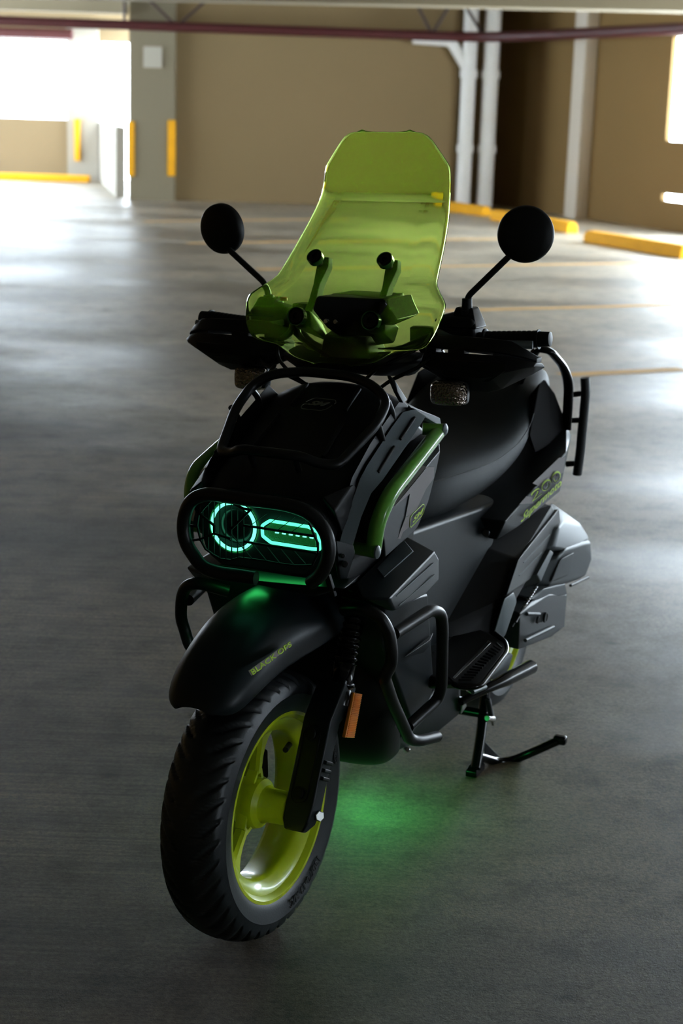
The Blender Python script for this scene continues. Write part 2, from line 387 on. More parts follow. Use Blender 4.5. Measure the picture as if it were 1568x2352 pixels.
o = boxes('curb_bar', [((-9.5, 32.0, 0), (-5.0, 32.25, .13))], M_yellow, bevel=.02)
tag(o, 'long yellow curb bar on the floor below the bright far opening', 'curb')
for (x0, x1, y, z0, z1, lab) in ((-3.58, -3.47, 26.86, .37, 1.22, 'yellow corner guard on the left edge of the near grey pillar'),
                                 (-2.94, -2.82, 26.86, .39, 1.26, 'yellow corner guard on the right edge of the near grey pillar'),
                                 (-5.40, -5.30, 32.82, .37, 1.17, 'thin yellow guard strip on the bright far pillar behind the parapet')):
    o = build('corner_guard', *box((x0, y, z0), (x1, y+.08, z1)), M_yellow, None, bevel=.012); tag(o, lab, 'corner guard', 'yellow corner guards')
o = boxes('wall_plate', [((-3.33, 26.86, 2.05), (-3.04, 26.9, 2.37))], mat('pale plate', (.40, .36, .29), .7), bevel=.005)
tag(o, 'pale square plate high on the near grey pillar', 'plate')
def pipe(name, lab, x, y, r, z1, branch=False):
    root = bpy.data.objects.new(name, None); link(root); root.location = (x, y, 0)
    lathe('pipe_tube', [(0, r), (z1, r)], (0, 0, 0), (0, 0, 1), M_pvc, root, 24)
    lathe('pipe_collar', [(0, r*1.18), (.12, r*1.18)], (0, 0, 2.05), (0, 0, 1), M_pvc, root, 24)
    lathe('pipe_collar', [(0, r*1.18), (.12, r*1.18)], (0, 0, .9), (0, 0, 1), M_pvc, root, 24)
    if branch: tube('pipe_branch', [(-.9, 0, 2.62), (-.30, 0, 2.60), (0, 0, 2.15)], r*.75, M_pvc, root, rad=.1)
    tag(root, lab, 'pipe', 'white pipes in the corner')
pipe('drain_pipe', 'white vertical drain pipe with a slanted branch, left of the pair in the corner', 1.78, 26.95, .115, CZ-.02, True)
pipe('drain_pipe', 'straight white vertical pipe, right of the pair in the far corner', 2.13, 27.0, .125, CZ-.02)
root = bpy.data.objects.new('sprinkler_truss', None); link(root); root.location = (0, 26.3, 2.66)
tag(root, 'dark red horizontal steel pipe with slanted hangers under the ceiling', 'steel pipe')
tube('pipe_run', [(-12, 0, .02), (1.9, 0, -.02), (2.9, -1.2, .0), (6.5, -8.5, .02)], .075, M_redpipe, root, rad=.5)
for x0, z0, x1, z1 in ((-2.75, 0, -3.45, .62), (-2.75, 0, -2.05, .62), (-3.55, 0, -3.55, .62), (1.15, 0, .8, .62), (1.15, 0, 1.5, .62), (1.95, 0, 1.5, .62)):
    tube('hanger', [(x0, 0, z0), (x1, 0, z1)], .025, M_steel_dark, root, rad=0)
tube('hanger', [(4.45, -4.4, 0), (4.45, -4.4, .62)], .04, M_steel_dark, root, rad=0)
o = tube('far_red_pipe', [(-13, 32.4, 2.70), (-5.35, 32.4, 2.72)], .10, M_redpipe, None, rad=0)
tag(o, 'short red pipe above the bright far opening at the left edge', 'steel pipe')
# ================================================================ the scooter
SC = bpy.data.objects.new('motor_scooter', None); link(SC)
SC.location = (-.142, 2.875, 0); SC.rotation_euler = (0, 0, R(-113.2))
tag(SC, 'matte black off-road style scooter with green windscreen, green front wheel and glowing green headlight', 'scooter')
# ---- front wheel
def tyre_geo(cx, cz, Rw, hw, rb, NA=900, NP=58, grooves=True):
    # smooth cross profile from bead to bead
    P = [(-hw*.78, rb), (-hw*.90, rb+.014), (-hw*.975, Rw-.050), (-hw, Rw-.042), (-hw, Rw-.042), (-hw*.94, Rw-.030), (-hw*.90, Rw-.0235), (-hw*.82, Rw-.0165), (-hw*.62, Rw-.0075), (-hw*.34, Rw-.002), (0, Rw), ]
    P = P+[(-y, r) for y, r in reversed(P[:-1])]
    def cr(p0, p1, p2, p3, t):
        return tuple(.5*(2*b+(c-a)*t+(2*a-5*b+4*c-d)*t*t+(3*b-a-3*c+d)*t**3) for a, b, c, d in zip(p0, p1, p2, p3))
    prof = []
    for i in range(NP):
        u = i/(NP-1)*(len(P)-1); k = min(int(u), len(P)-2); t = u-k
        prof.append(cr(P[max(k-1, 0)], P[k], P[k+1], P[min(k+2, len(P)-1)], t))
    vv = []
    for a in range(NA):
        th = 2*math.pi*a/NA
        for (y, r) in prof:
            d = 0
            if grooves:
                s = abs(y)/hw
                if s > .25 and r > Rw-.040:
                    q = (s-.25)/.70                       # 0 towards the crown, 1 on the shoulder
                    if q < 1:
                        off = (1 if y > 0 else 0)*.5
                        ph = (math.degrees(th)-11*q**1.2)/9.0+off
                        f = abs(ph-round(ph))*9.0          # degrees from the groove line
                        wd = 1.75*math.sin(math.pi*(q*.78+.04))**.8
                        if f < wd: d = .0052*math.cos(f/wd*math.pi/2)**.5*min(1, q*5)*min(1, (1-q)*10)
                for s0, am in ((.10, .05),):
                    sc = s0+am*math.sin(th*8+(0 if y > 0 else 1.5))
                    if abs(s-sc) < .022: d = max(d, .003*(1-abs(s-sc)/.022))
            rr = r-d
            vv.append((cx+rr*math.cos(th), y, cz+rr*math.sin(th)))
    ff = []
    for a in range(NA):
        e = (a+1) % NA
        for i in range(NP-1): ff.append([a*NP+i, a*NP+i+1, e*NP+i+1, e*NP+i])
        ff.append([a*NP+NP-1, a*NP, e*NP, e*NP+NP-1])
    return vv, ff
RIMP = [(.050, .183), (.056, .180), (.0555, .174), (.049, .1685), (.045, .166), (.042, .158), (.038, .153), (.031, .143), (.024, .139), (.014, .139), (-.004, .143), (-.024, .150), (-.041, .157), (-.045, .166), (-.049, .1685), (-.0555, .174), (-.056, .180), (-.050, .183)]
def rim_geo(cx, cz, hub_l, hub_r, yplane):
    vv, ff = lathe_geo(RIMP, (cx, 0, cz), (0, 1, 0), 160, ring=True)
    def add(v, f):
        n = len(vv); vv.extend([Vector(p) for p in v]); ff.extend([[i+n for i in q] for q in f])
    v, f = lathe_geo([(-hub_r, .010), (-hub_r, .034), (-.02, .046), (.004, .050), (.016, .046), (.024, .036), (.034, .0325), (hub_l-.004, .031), (hub_l, .029), (hub_l, .010)], (cx, 0, cz), (0, 1, 0), 48); add(v, f)
    for k in range(3):
        a = R(-33+120*k); er = Vector((math.cos(a), 0, math.sin(a))); et = Vector((-math.sin(a), 0, math.cos(a))); C = Vector((cx, yplane, cz))
        def arm(st):
            lp = []
            for rho, t, wd, yy, th in st:
                c0 = C+er*rho+et*t+Vector((0, yy, 0))
                lp.append([c0+et*wd*.9+Vector((0, -th, 0)), c0-et*wd*.9+Vector((0, -th, 0)), c0-et*wd+Vector((0, th*.35, 0)), c0-et*wd*.62+Vector((0, th, 0)), c0+et*wd*.62+Vector((0, th, 0)), c0+et*wd+Vector((0, th*.35, 0))])
            v, f = loft(lp); add(v, f)
        for sg in (-1, 1): arm(((.022, .020*sg, .009, .0, .013), (.036, .0185*sg, .0065, .003, .011), (.052, .012*sg, .0060, .006, .010), (.068, .004*sg, .0065, .009, .010)))
        arm(((.060, 0, .0085, .008, .010), (.075, 0, .0085, .011, .010), (.095, 0, .0095, .014, .010), (.115, 0, .012, .018, .0105), (.130, 0, .018, .022, .011), (.141, 0, .028, .025, .012), (.1475, 0, .042, .026, .012)))
    return vv, ff
STEER[0] = True
CZW = .256
vv, ff = rim_geo(0, CZW, .074, .06, -.006)
FW = build('front_wheel', vv, ff, M_rim, SC, sharp=30); FW['label'] = 'acid green cast front wheel'
vv, ff = tyre_geo(0, CZW, .256, .065, .172)
TY = build('tyre', vv, ff, M_rubber, FW, sharp=60)
def tyre_text(txt, rad, a_mid, size, ytw):
    tv, tf = text_geo(txt, size, offset=.0005)
    out = []
    for v in tv:
        th = R(a_mid)+v.x/rad; rr = rad+v.y     # seen from the left side: clockwise reading, tops outwards
        out.append((math.cos(th)*rr, ytw-abs(rr-.207)*.12, CZW+math.sin(th)*rr))
    return build('sidewall_lettering', out, tf, M_letter, FW, smooth=False, solid=.0012, off=1)
tyre_text('130/70-13 M/C', .200, -113, .0215, .0650)
tyre_text('TUBELESS', .203, 168, .012, .0645)
lathe('brake_disc', [(-.003, .055), (-.003, .110), (.003, .110), (.003, .055)], (0, -.072, CZW), (0, 1, 0), M_chrome, FW, 64, ring=True)
hull('brake_caliper', prism([(-0.1367,-0.062,0.3071), (-0.1588,-0.062,0.2941), (-0.1618,-0.062,0.263), (-0.1614,-0.062,0.2357), (-0.1407,-0.062,0.2341), (-0.1173,-0.062,0.2651), (-0.1111,-0.062,0.2988)], -.045), M_black, SC, bevel=.004)
cyl('valve_stem', (-0.1297,0.005,0.3312), (-0.0661,0.028,0.3411), .0055, M_black, FW)
cyl('axle_nut', (-0.0068,0.122,0.2516), (0.0012,0.138,0.2552), .0105, M_chrome, FW, 6)
cyl('axle_nut', (0, .070, CZW), (0, .126, CZW), .009, M_chrome, FW, 16)
# ---- fork
def forkpt(t, y, dep): # along the leg, backwards depth
    return Vector((.03-.441*t-.897*dep, y, .25+.897*t-.441*dep))
def forkloop(t, y0, y1, f0, b0): return [forkpt(t, y0, f0), forkpt(t, y1, f0), forkpt(t, y1, b0), forkpt(t, y0, b0)]
vv, ff = loft([forkloop(-.018, .078, .118, .006, .022), forkloop(0, .075, .128, 0, .034), forkloop(.03, .074, .131, 0, .040), forkloop(.19, .074, .131, 0, .042), forkloop(.225, .078, .136, .004, .062), forkloop(.262, .082, .138, .012, .066), forkloop(.272, .088, .134, .018, .060)])
legs = build('fork_lower_leg', vv, ff, M_satin, SC, bevel=.004, mirror=True)
for g, y_ in ((legs[0], 1), (legs[1], -1)):
    def mm(p): return Vector((p.x, p.y*y_, p.z))
    # oval recess outline and two cover bolts on the front face
    pts = []
    for k in range(24):
        a = 2*math.pi*k/24; cc = .055 if math.sin(a) >= 0 else -.055
        pts.append(mm(forkpt(.105+cc+.017*math.sin(a), .099+.017*math.cos(a), -.001)))
    v, f = tube_geo(pts, .0016, 6, True); build('cover_line', v, f, M_black, g)
    for t in (.05, .16): cyl('cover_bolt', mm(forkpt(t, .097, .0)), mm(forkpt(t, .097, -.006)), .0115, M_black, g, 20)
    for t in (.085, .100, .115):
        vv, ff = loft([[mm(forkpt(t-.004, .130, .006)), mm(forkpt(t+.004, .130, .006)), mm(forkpt(t+.003, .137, .007)), mm(forkpt(t-.003, .137, .007))],
                       [mm(forkpt(t-.004, .130, .036)), mm(forkpt(t+.004, .130, .036)), mm(forkpt(t+.003, .137, .035)), mm(forkpt(t-.003, .137, .035))]])
        build('leg_rib', vv, ff, M_satin, g, bevel=.0015)
def gaiter(y):
    base = Vector((-.118, y, .462)); top = Vector((-.190, y, .640)); ax = top-base; L = ax.length; prof = []
    prof += [(-.03, .024), (-.005, .024), (.0, .0205), (.006, .026), (.012, .026), (.014, .021), (.045, .021), (.048, .024)]
    n = 11
    for i in range(n):
        h = .052+i*(L-.055)/n; prof += [(h, .0185), (h+.004, .0225), (h+.008, .0225), (h+.0115, .0185)]
    return lathe('fork_gaiter', prof, base, ax, M_gloss, SC, 28, sharp=70)
gaiter(.118); gaiter(-.118)
rf = [(-0.1177,0.148,0.459), (-0.1496,0.148,0.4459), (-0.1173,0.148,0.369), (-0.0799,0.148,0.3821)]
REF = hull('side_reflector', prism(rf, -.008), M_orange, SC, bevel=.002)
rib = []
a0, a1, b1, b0 = [Vector(p) for p in rf]
for i in range(26):
    t = (i+.5)/26; rib.append([a0.lerp(b0, t)+(a1-a0)*.08+Vector((0, .0005, 0)), a1.lerp(b1, t)-(a1-a0)*.08+Vector((0, .0005, 0))])
tubes('reflector_rib', rib, .0011, M_orange, REF, seg=6)
hull('reflector_bracket', prism([(-0.1115,0.138,0.4385), (-0.1441,0.138,0.4308), (-0.1262,0.138,0.4037), (-0.0992,0.138,0.4124)], -.03), M_black, SC, bevel=.002)
# ---- front fender
sec = [  # x, z centre, top half width, z of shoulder, low half width, z low, x shift of the low edge
 (.212, .508, .030, .503, .050, .494, -.030),
 (.205, .530, .044, .522, .066, .497, -.030),
 (.170, .573, .052, .561, .078, .510, -.020),
 (.110, .613, .057, .600, .085, .530, -.010),
 (.040, .641, .060, .627, .088, .542, 0),
 (-.030, .652, .062, .636, .091, .545, 0),
 (-.090, .653, .066, .636, .098, .552, 0),
 (-.140, .651, .072, .634, .108, .562, 0),
 (-.190, .648, .084, .630, .116, .596, 0)]
rows = []
for x, zc, wt, zs, wl, zl, dx in sec:
    half = [(x+dx, wl, zl), (x+dx*.5, wl-.002, zl+(zs-zl)*.45), (x+dx*.2, wl-.010, zl+(zs-zl)*.62), (x, wt+.004, zs-.004), (x, wt*.72, zs+(zc-zs)*.55), (x, wt*.3, zc-.001)]
    rows.append(half+[(x, 0, zc)]+[(a, -b, c) for a, b, c in reversed(half)])
vv, ff = loft(rows, closed=False)
FE = build('front_fender', vv, ff, M_satin, SC, solid=.004, off=0, sub=2)
q4 = [(0.1699,0.094,0.5692), (0.0335,0.098,0.5862), (0.0399,0.098,0.5968), (0.18,0.094,0.5808)]
hull('decal_band', [Vector(p)+Vector((0, d, 0)) for p in q4 for d in (0, .0008)], M_mauve, FE, bevel=0)
bl, br, tr, tl = [Vector(p) for p in q4]
quad_text('decal_text', 'BLACK OPS', [bl.lerp(br, .02), br.lerp(bl, .02), tr.lerp(tl, .02), tl.lerp(tr, .02)], M_decal, FE, lift=.0015, th=.0006, offset=.018, space=1.05)
STEER[0] = False
# ---- headlight
HL = hull('headlight_housing', [(.005, .13, .82), (.005, .10, .85), (.005, -.09, .85), (.005, -.125, .82), (.0, .14, .78), (-.0, -.13, .78), (-.0, .12, .72), (-.0, .09, .70), (-.0, -.08, .70), (-.0, -.11, .72), (-.10, .13, .84), (-.10, -.13, .84), (-.10, .11, .72), (-.10, -.11, .72)], M_letter, SC, bevel=.012, seg=3)
rc = Vector((0.012,-0.0507,0.784))
def ring_pts(c, r, n=48, sx=1.0): return [c+Vector((0, math.cos(2*math.pi*k/n)*r*sx, math.sin(2*math.pi*k/n)*r)) for k in range(n)]
v, f = tube_geo(ring_pts(rc, .0430), .0038, 10, True, flat=(1, .8)); build('ring_light', v, f, M_led, HL)
v, f = tube_geo(ring_pts(rc-Vector((.003, 0, 0)), .0490), .0015, 8, True); build('ring_bezel', v, f, M_leddim, HL)
lathe('projector_lens', [(-.02, .034), (-.004, .033), (.004, .02), (.006, .001)], rc+Vector((-.006, 0, 0)), (1, 0, 0), M_gloss, HL, 40)
bp_ = [(0.012,0.0067,0.7931), (0.012,0.0212,0.8038), (0.012,0.0971,0.8024), (0.006,0.1132,0.7937), (0,0.1166,0.761), (0.008,0.1049,0.762), (0.012,0.0247,0.7641), (0.012,0.008,0.774)]
tube('bar_light', bp_, .0030, M_ledbar, HL, rad=.003, seg=10, closed=True)
bi = [(0.009,0.0113,0.7914), (0.009,0.0224,0.7993), (0.009,0.1077,0.7968), (0.009,0.1103,0.767), (0.009,0.0248,0.7675), (0.009,0.0117,0.7746)]
hull('bar_reflector', [Vector(p)+Vector((d, 0, 0)) for p in bi for d in (-.004, 0)], M_leddim, HL, bevel=0)
tubes('led_row', [[Vector((0.011,0.0323,0.7834)).lerp(Vector((0.011,0.1074,0.7829)), t), Vector((0.011,0.0323,0.7834)).lerp(Vector((0.011,0.1074,0.7829)), t+.09)] for t in (0, .18, .36, .54, .72, .9)], .0013, M_leddot, HL)
# guard tube and its laser cut grille
gp = [(0.055,0.0178,0.7077), (0.055,-0.0587,0.7065), (0.055,-0.0922,0.7131), (0.055,-0.1264,0.7546), (0.055,-0.1304,0.7944), (0.055,-0.1166,0.8338), (0.055,-0.0826,0.8499), (0.06,-0.0065,0.8499), (0.06,0.078,0.851), (0.055,0.1217,0.8399), (0.05,0.151,0.8061), (0.05,0.1564,0.7679), (0.05,0.141,0.7288), (0.038,0.1168,0.7097)]
HG = tube('headlight_guard', gp, .0125, M_tubeblk, SC, rad=.03, seg=18, n=6)
ol = [(0.05,-0.0763,0.8367), (0.05,-0.0386,0.8388), (0.05,-0.0013,0.8374), (0.05,0.0357,0.8386), (0.05,0.0686,0.8382), (0.05,0.0886,0.8393), (0.05,0.1032,0.8353), (0.05,0.1143,0.824), (0.05,0.124,0.8033), (0.05,0.1335,0.7859), (0.05,0.134,0.769), (0.05,0.1239,0.7455), (0.05,0.1076,0.7423), (0.05,0.0894,0.7398), (0.05,0.0619,0.7394), (0.05,0.036,0.7401), (0.05,0.0072,0.7399), (0.05,-0.0181,0.7392), (0.05,-0.0368,0.7321), (0.05,-0.0558,0.7317), (0.05,-0.0711,0.7375), (0.05,-0.0865,0.7459), (0.05,-0.0972,0.762), (0.05,-0.1042,0.7873), (0.05,-0.1016,0.8067), (0.05,-0.0894,0.8222)]
thin = [[(0.05,-0.0931,0.8165), (0.05,-0.0923,0.7539)], [(0.05,-0.0818,0.8283), (0.05,-0.0807,0.7449)], [(0.05,-0.0706,0.8349), (0.05,-0.0692,0.7395)], [(0.05,-0.0593,0.8371), (0.05,-0.0573,0.7324)], [(0.05,-0.0476,0.8377), (0.05,-0.0453,0.7314)], [(0.05,-0.0361,0.834), (0.05,-0.0336,0.7331)], [(0.05,-0.024,0.8286), (0.05,-0.022,0.7381)], [(0.05,-0.0118,0.8267), (0.05,-0.0096,0.7398)],
 [(0.05,0.0013,0.8001), (0.05,0.0332,0.8264)], [(0.05,0.0292,0.8003), (0.05,0.0607,0.8265)], [(0.05,0.0559,0.7995), (0.05,0.0871,0.8265)], [(0.05,0.0824,0.7995), (0.05,0.1081,0.8202)], [(0.05,0.0076,0.7673), (0.05,0.036,0.7401)], [(0.05,0.0355,0.7659), (0.05,0.0619,0.7394)], [(0.05,0.0622,0.7661), (0.05,0.0894,0.7398)], [(0.05,0.0888,0.7654), (0.05,0.1102,0.7461)], [(0.05,-0.0338,0.7791), (0.05,0.0072,0.7399)]]
thick = [[(0.05,-0.0997,0.8096), (0.05,-0.07,0.7917)], [(0.05,-0.0991,0.7617), (0.05,-0.0697,0.777), (0.05,-0.0375,0.7717)], [(0.05,-0.0341,0.7912), (0.05,0.0017,0.8293)], [(0.05,-0.0386,0.8388), (0.05,-0.0123,0.8297), (0.05,0.0026,0.8289)], [(0.05,-0.0108,0.7994), (0.05,0.125,0.798)], [(0.05,-0.0093,0.7699), (0.05,0.1295,0.7681)], [(0.05,-0.07,0.7917), (0.05,-0.0697,0.777)], [(0.05,-0.1272,0.7843), (0.05,-0.1042,0.7855)], [(0.05,-0.1154,0.7578), (0.05,-0.0972,0.7628)]]
def bars(paths, wd, dp):
    VV, FF = [], []
    for p in paths:
        for a, b in zip(p[:-1], p[1:]):
            a, b = Vector(a), Vector(b); d = (b-a).normalized(); n = Vector((1, 0, 0)).cross(d).normalized()*wd/2; e = Vector((dp/2, 0, 0)); a -= d*wd*.3; b += d*wd*.3
            vv = [q+s*n+t*e for q in (a, b) for s in (-1, 1) for t in (-1, 1)]; k = len(VV); VV += vv; FF += [[i+k for i in q] for q in box((0, 0, 0), (1, 1, 1))[1]]
    return VV, FF
v1, f1 = bars(thin, .0010, .003); v2, f2 = bars(thick, .0038, .0035); v3, f3 = bars([ol+[ol[0]]], .0030, .0035)
VV = v1+v2+v3; FF = f1+[[i+len(v1) for i in q] for q in f2]+[[i+len(v1)+len(v2) for i in q] for q in f3]
build('grille', VV, FF, M_black, HG, smooth=False)
for pts in ([(0,0.1462,0.7809), (-0.03,0.1672,0.7688), (-0.03,0.171,0.7565), (-0.03,0.1582,0.7371), (-0.02,0.161,0.7078), (-0.01,0.1526,0.7091), (0,0.1508,0.7433)],):
    g = hull('guard_bracket', prism(pts, -.006), M_satin, HG, bevel=.0015, mirror=False)
    for (u_, w_) in ((0, 0),):
        cyl('bracket_hole', (-0.005,0.1567,0.7533), (0.002,0.1614,0.7556), .004, M_letter, HG); cyl('bracket_hole', (-0.008,0.1601,0.7379), (0,0.1652,0.7406), .006, M_letter, HG)
hull('guard_bracket', [(p[0], -p[1], p[2]) for p in prism([(0,0.1462,0.7809), (-0.03,0.1672,0.7688), (-0.03,0.171,0.7565), (-0.03,0.1582,0.7371), (-0.02,0.161,0.7078), (-0.01,0.1526,0.7091), (0,0.1508,0.7433)], -.006)], M_satin, HG, bevel=.0015)
hull('bracket_strut', [(-.02, .125, .71), (-.02, .115, .71), (-.03, .125, .71), (-.04, .13, .665), (-.04, .118, .665), (-.05, .13, .665)], M_black, HG, bevel=.001)
# tray under the lamp, with its small down-facing led strip
TR = hull('lamp_tray', [(-0.03,-0.0489,0.6744), (-0.03,-0.0132,0.6753), (-0.03,0.0921,0.6668), (-0.03,0.1049,0.6703), (-0.04,0.1087,0.6806), (-0.04,0.1472,0.6829), (-.22, .12, .675), (-.22, -.10, .675), (-.22, .12, .66), (-.22, -.10, .66), (-0.032,-0.0141,0.6697), (-0.032,0.0913,0.6612), (-0.032,-0.0498,0.6687)], M_satin, SC, bevel=.002)
boxes('tray_led', [((-.090, -.085, .692), (-.060, .085, .695))], M_trayled, HL)
boxes('fender_glow_strip', [((-.120, -.07, .6655), (-.045, .10, .6672))], M_trayled, HL)  # added green emitter, hidden under the tray to widen the fender's glow
# ---- nose body and hood
rowsH = [[(.012, 0, .852), (.010, .05, .852), (.0, .10, .846), (-.018, .138, .822), (-.03, .150, .775)],
         [(-.045, 0, .882), (-.046, .06, .881), (-.055, .105, .874), (-.072, .138, .856), (-.085, .152, .835)],
         [(-.14, 0, .921), (-.14, .06, .920), (-.145, .105, .912), (-.16, .138, .897), (-.175, .152, .888)],
         [(-.235, 0, .966), (-.236, .06, .965), (-.24, .10, .956), (-.255, .135, .942), (-.27, .152, .936)],
         [(-.31, 0, 1.003), (-.31, .055, 1.000), (-.312, .092, .992), (-.325, .125, .976), (-.34, .150, .965)],
         [(-.37, 0, 1.005), (-.37, .05, 1.002), (-.372, .085, .992), (-.38, .12, .975), (-.40, .150, .955)],
         [(-.43, 0, .96), (-.43, .05, .96), (-.43, .085, .95), (-.43, .12, .94), (-.44, .150, .92)]]
rows = [r+[] for r in rowsH]
rows = [[(a, -b, c) for a, b, c in reversed(r)][:-1]+r for r in rowsH]
vv, ff = loft(rows, closed=False)
HD = build('front_hood', vv, ff, M_black, SC, solid=.006, off=-1, sub=2)
for yy in (-.055, .055):
    tubes('hood_rib', [[(-.10, yy*1.3, .905), (-.20, yy*1.2, .953)], [(-.235, yy, .968), (-.30, yy, 1.000)]], .004, M_black, HD)
# recessed lid on the hood
NB = hull('nose_body', [(-.03, .145, .82), (-.03, -.145, .82), (-.02, .14, .77), (-.02, -.14, .77), (-.06, .13, .70), (-.06, -.13, .70), (-.36, .15, .94), (-.36, -.15, .94), (-.46, .14, .90), (-.46, -.14, .90), (-.42, .13, .62), (-.42, -.13, .62), (-.2, .12, .64), (-.2, -.12, .64)], M_black, SC, bevel=.01)
# cheek facets beside the lamp
hull('cheek_panel', [(0.0061,0.118,0.859), (-0.0662,0.148,0.8719), (-0.0909,0.15,0.8529), (-0.0371,0.152,0.8266), (0.0088,0.145,0.8354), (-0.0309,0.148,0.7756), (-.12, .12, .82), (-.12, .12, .75), (-.1, .14, .85)], M_black, SC, bevel=.006, mirror=True)
# badge on the hood
bx = Vector((0, 1, 0)); by = Vector((-.907, 0, .421)); bn = Vector((.421, 0, .907)); bc = Vector((-.236, 0, .9735))+bn*.0015
bc4 = [bc-bx*.021-by*.007, bc+bx*.017-by*.007, bc+bx*.021+by*.007, bc-bx*.017+by*.007]
BG = quad_text('hood_badge', 'SM', bc4, M_badge, SC, lift=.001, th=.0015, shear=.4, offset=.015)
def badge_ring(c4, m, parent, r=.0007):
    P = outline_paths(c4, 1); pts = []
    for s, t in ((-.2, 1.35), (-.05, 1.9), (1.05, 1.9), (1.25, 1.2), (1.22, .95)): pts.append(P(s, t))
    pts2 = [P(-.25, .25), P(-.25, -.3), (P(-.1, -.9)), P(.95, -.9), P(1.15, -.4), P(1.2, .55)]
    top = [P(-.28, .75)]+pts; tubes('badge_ring', [round_path(top, .004, 3), round_path([P(.1, .28)]+pts2, .004, 3)], r, m, parent, seg=6)
badge_ring(bc4, M_badge, BG)
# ---- front rack
fr_ = [(-.061, .118, .901), (-.045, .085, .905), (-.028, .060, .918), (-.028, -.060, .918), (-.045, -.085, .905), (-.061, -.118, .901),
       (-.168, -.142, .963), (-.225, -.138, .998), (-.240, -.105, 1.022), (-.262, -.05, 1.030), (-.262, .05, 1.030), (-.240, .105, 1.022), (-.225, .143, .998), (-.165, .150, .965)]
RK = tube('front_rack', fr_, .0095, M_tubeblk, SC, rad=.025, seg=14, closed=True)
for sg in (-1, 1):
    tube('rack_stay', [(-.165, sg*.150, .965), (-.20, sg*.146, .93), (-.21, sg*.145, .91)], .006, M_tubeblk, RK)
    tube('rack_stay', [(-.225, sg*.143, .998), (-.26, sg*.14, .97), (-.27, sg*.14, .945)], .006, M_tubeblk, RK)
    tube('rack_stay', [(-.034, sg*.045, .916), (-.045, sg*.045, .90), (-.055, sg*.045, .885)], .006, M_tubeblk, RK)
# ---- side trim rail with two slots
def pv(o, y): return [(p[0], p[1], p[2]) for p in o]
outer = [(-0.4175,0.172,0.9402), (-0.4224,0.172,0.9212), (-0.3409,0.17,0.946), (-0.2906,0.17,0.9238), (-0.138,0.17,0.8638), (-0.093,0.168,0.8475), (-0.0591,0.165,0.8116), (-0.0318,0.16,0.7586)]
inner = [(-0.3178,0.15,0.9762), (-0.3325,0.15,0.9673), (-0.2978,0.15,0.9524), (-0.2444,0.15,0.9327), (-0.13,0.152,0.8843), (-0.097,0.152,0.8664), (-0.0533,0.152,0.8192), (-0.0231,0.15,0.7673)]
rows = [outer, inner, [(p[0]-.01, p[1]-.012, p[2]-.02) for p in inner]]
vv, ff = loft(rows, closed=False)
rl = build('side_trim_rail', vv, ff, M_gun, SC, solid=.008, off=-1, bevel=.002, mirror=True)
for g, sg in ((rl[0], 1), (rl[1], -1)):
    for a, b in (((-0.3097,0.1665,0.9547), (-0.239,0.1665,0.9246)), ((-0.2094,0.1665,0.9156), (-0.1345,0.1665,0.8811))):
        a, b = Vector(a), Vector(b); a.y *= sg; b.y *= sg
        tube('rail_slot', [a, b], 0.0028, M_letter, g, rad=0, seg=12)
for sg in (-1, 1): hull('rail_inner_panel', [(p[0], p[1]*sg, p[2]) for p in ((-0.3327,0.149,0.968), (-0.3032,0.14,0.9908), (-0.1518,0.142,0.9302), (-0.069,0.143,0.8827), (-0.0216,0.147,0.8253), (-0.0272,0.149,0.7686), (-0.1349,0.15,0.8832), (-.2, .12, .88), (-.35, .12, .95))], M_black, SC, bevel=.002)
hull('rail_head', prism([(-0.2883,0.122,1.0344), (-0.2912,0.13,1.0265), (-0.3121,0.15,0.9863), (-0.2899,0.15,0.9837), (-0.2816,0.14,1.0055)], -.008), M_satin, SC, bevel=.0015, mirror=True)
# ---- green side struts
def strut(sg):
    f = lambda p: Vector((p[0], p[1]*sg, p[2]))
    path = [f((-0.3784,0.192,0.9201)), f((-0.1128,0.198,0.8463)), f((-0.0809,0.19,0.8021)), f((-0.0934,0.18,0.751))]
    g = tube('side_strut', path, .0148, M_green, SC, rad=.05, seg=20, n=8); g['label'] = 'lime green side strut'
    tube('strut_mount', [f((-0.3589,0.165,0.9247)), f((-0.3747,0.203,0.9244))], .0118, M_green, g, rad=0, seg=16)
    tube('strut_mount', [f((-0.0994,0.14,0.7442)), f((-0.077,0.192,0.7484))], .0118, M_green, g, rad=0, seg=16)
    for c_, y0 in (((-0.3747,0.203,0.9244), .2), ((-0.077,0.192,0.7484), .2)):
        cc = f(c_); lathe('end_cap', [(0, .0122), (.003, .0122), (.006, .008), (.0072, 0)], cc, (0, sg, 0), M_gun, g, 20)
strut(1); strut(-1)
# ---- camouflaged side fairing
# plane FU
# plane FL
fv = [(-0.4128,0.18,0.9045), (-0.3761,0.197,0.8819), (-0.3021,0.1979,0.8642), (-0.1334,0.2,0.8221), (-0.086,0.1982,0.798), (-0.1403,0.185,0.7226), (-0.2079,0.1752,0.7204), (-0.3057,0.1701,0.7256), (-0.3487,0.1693,0.7351), (-0.3805,0.1754,0.7756), (-0.3841,0.186,0.8303), (-0.1592,0.1714,0.8485), (-0.3468,0.1617,0.9007)]
hull('side_fairing', list(fv)+[(p[0], .10, p[2]) for p in fv], M_satin, SC, bevel=.003, mirror=True)
def film(name, polys, m, parent, nrm, th=.0006):
    VV, FF = [], []
    for p in polys:
        n = len(VV); VV += list(p); FF.append(list(range(n, n+len(p))))
    return build(name, VV, FF, m, parent, smooth=False, solid=th, off=0, mirror=False)
sf = bpy.data.objects['side_fairing']
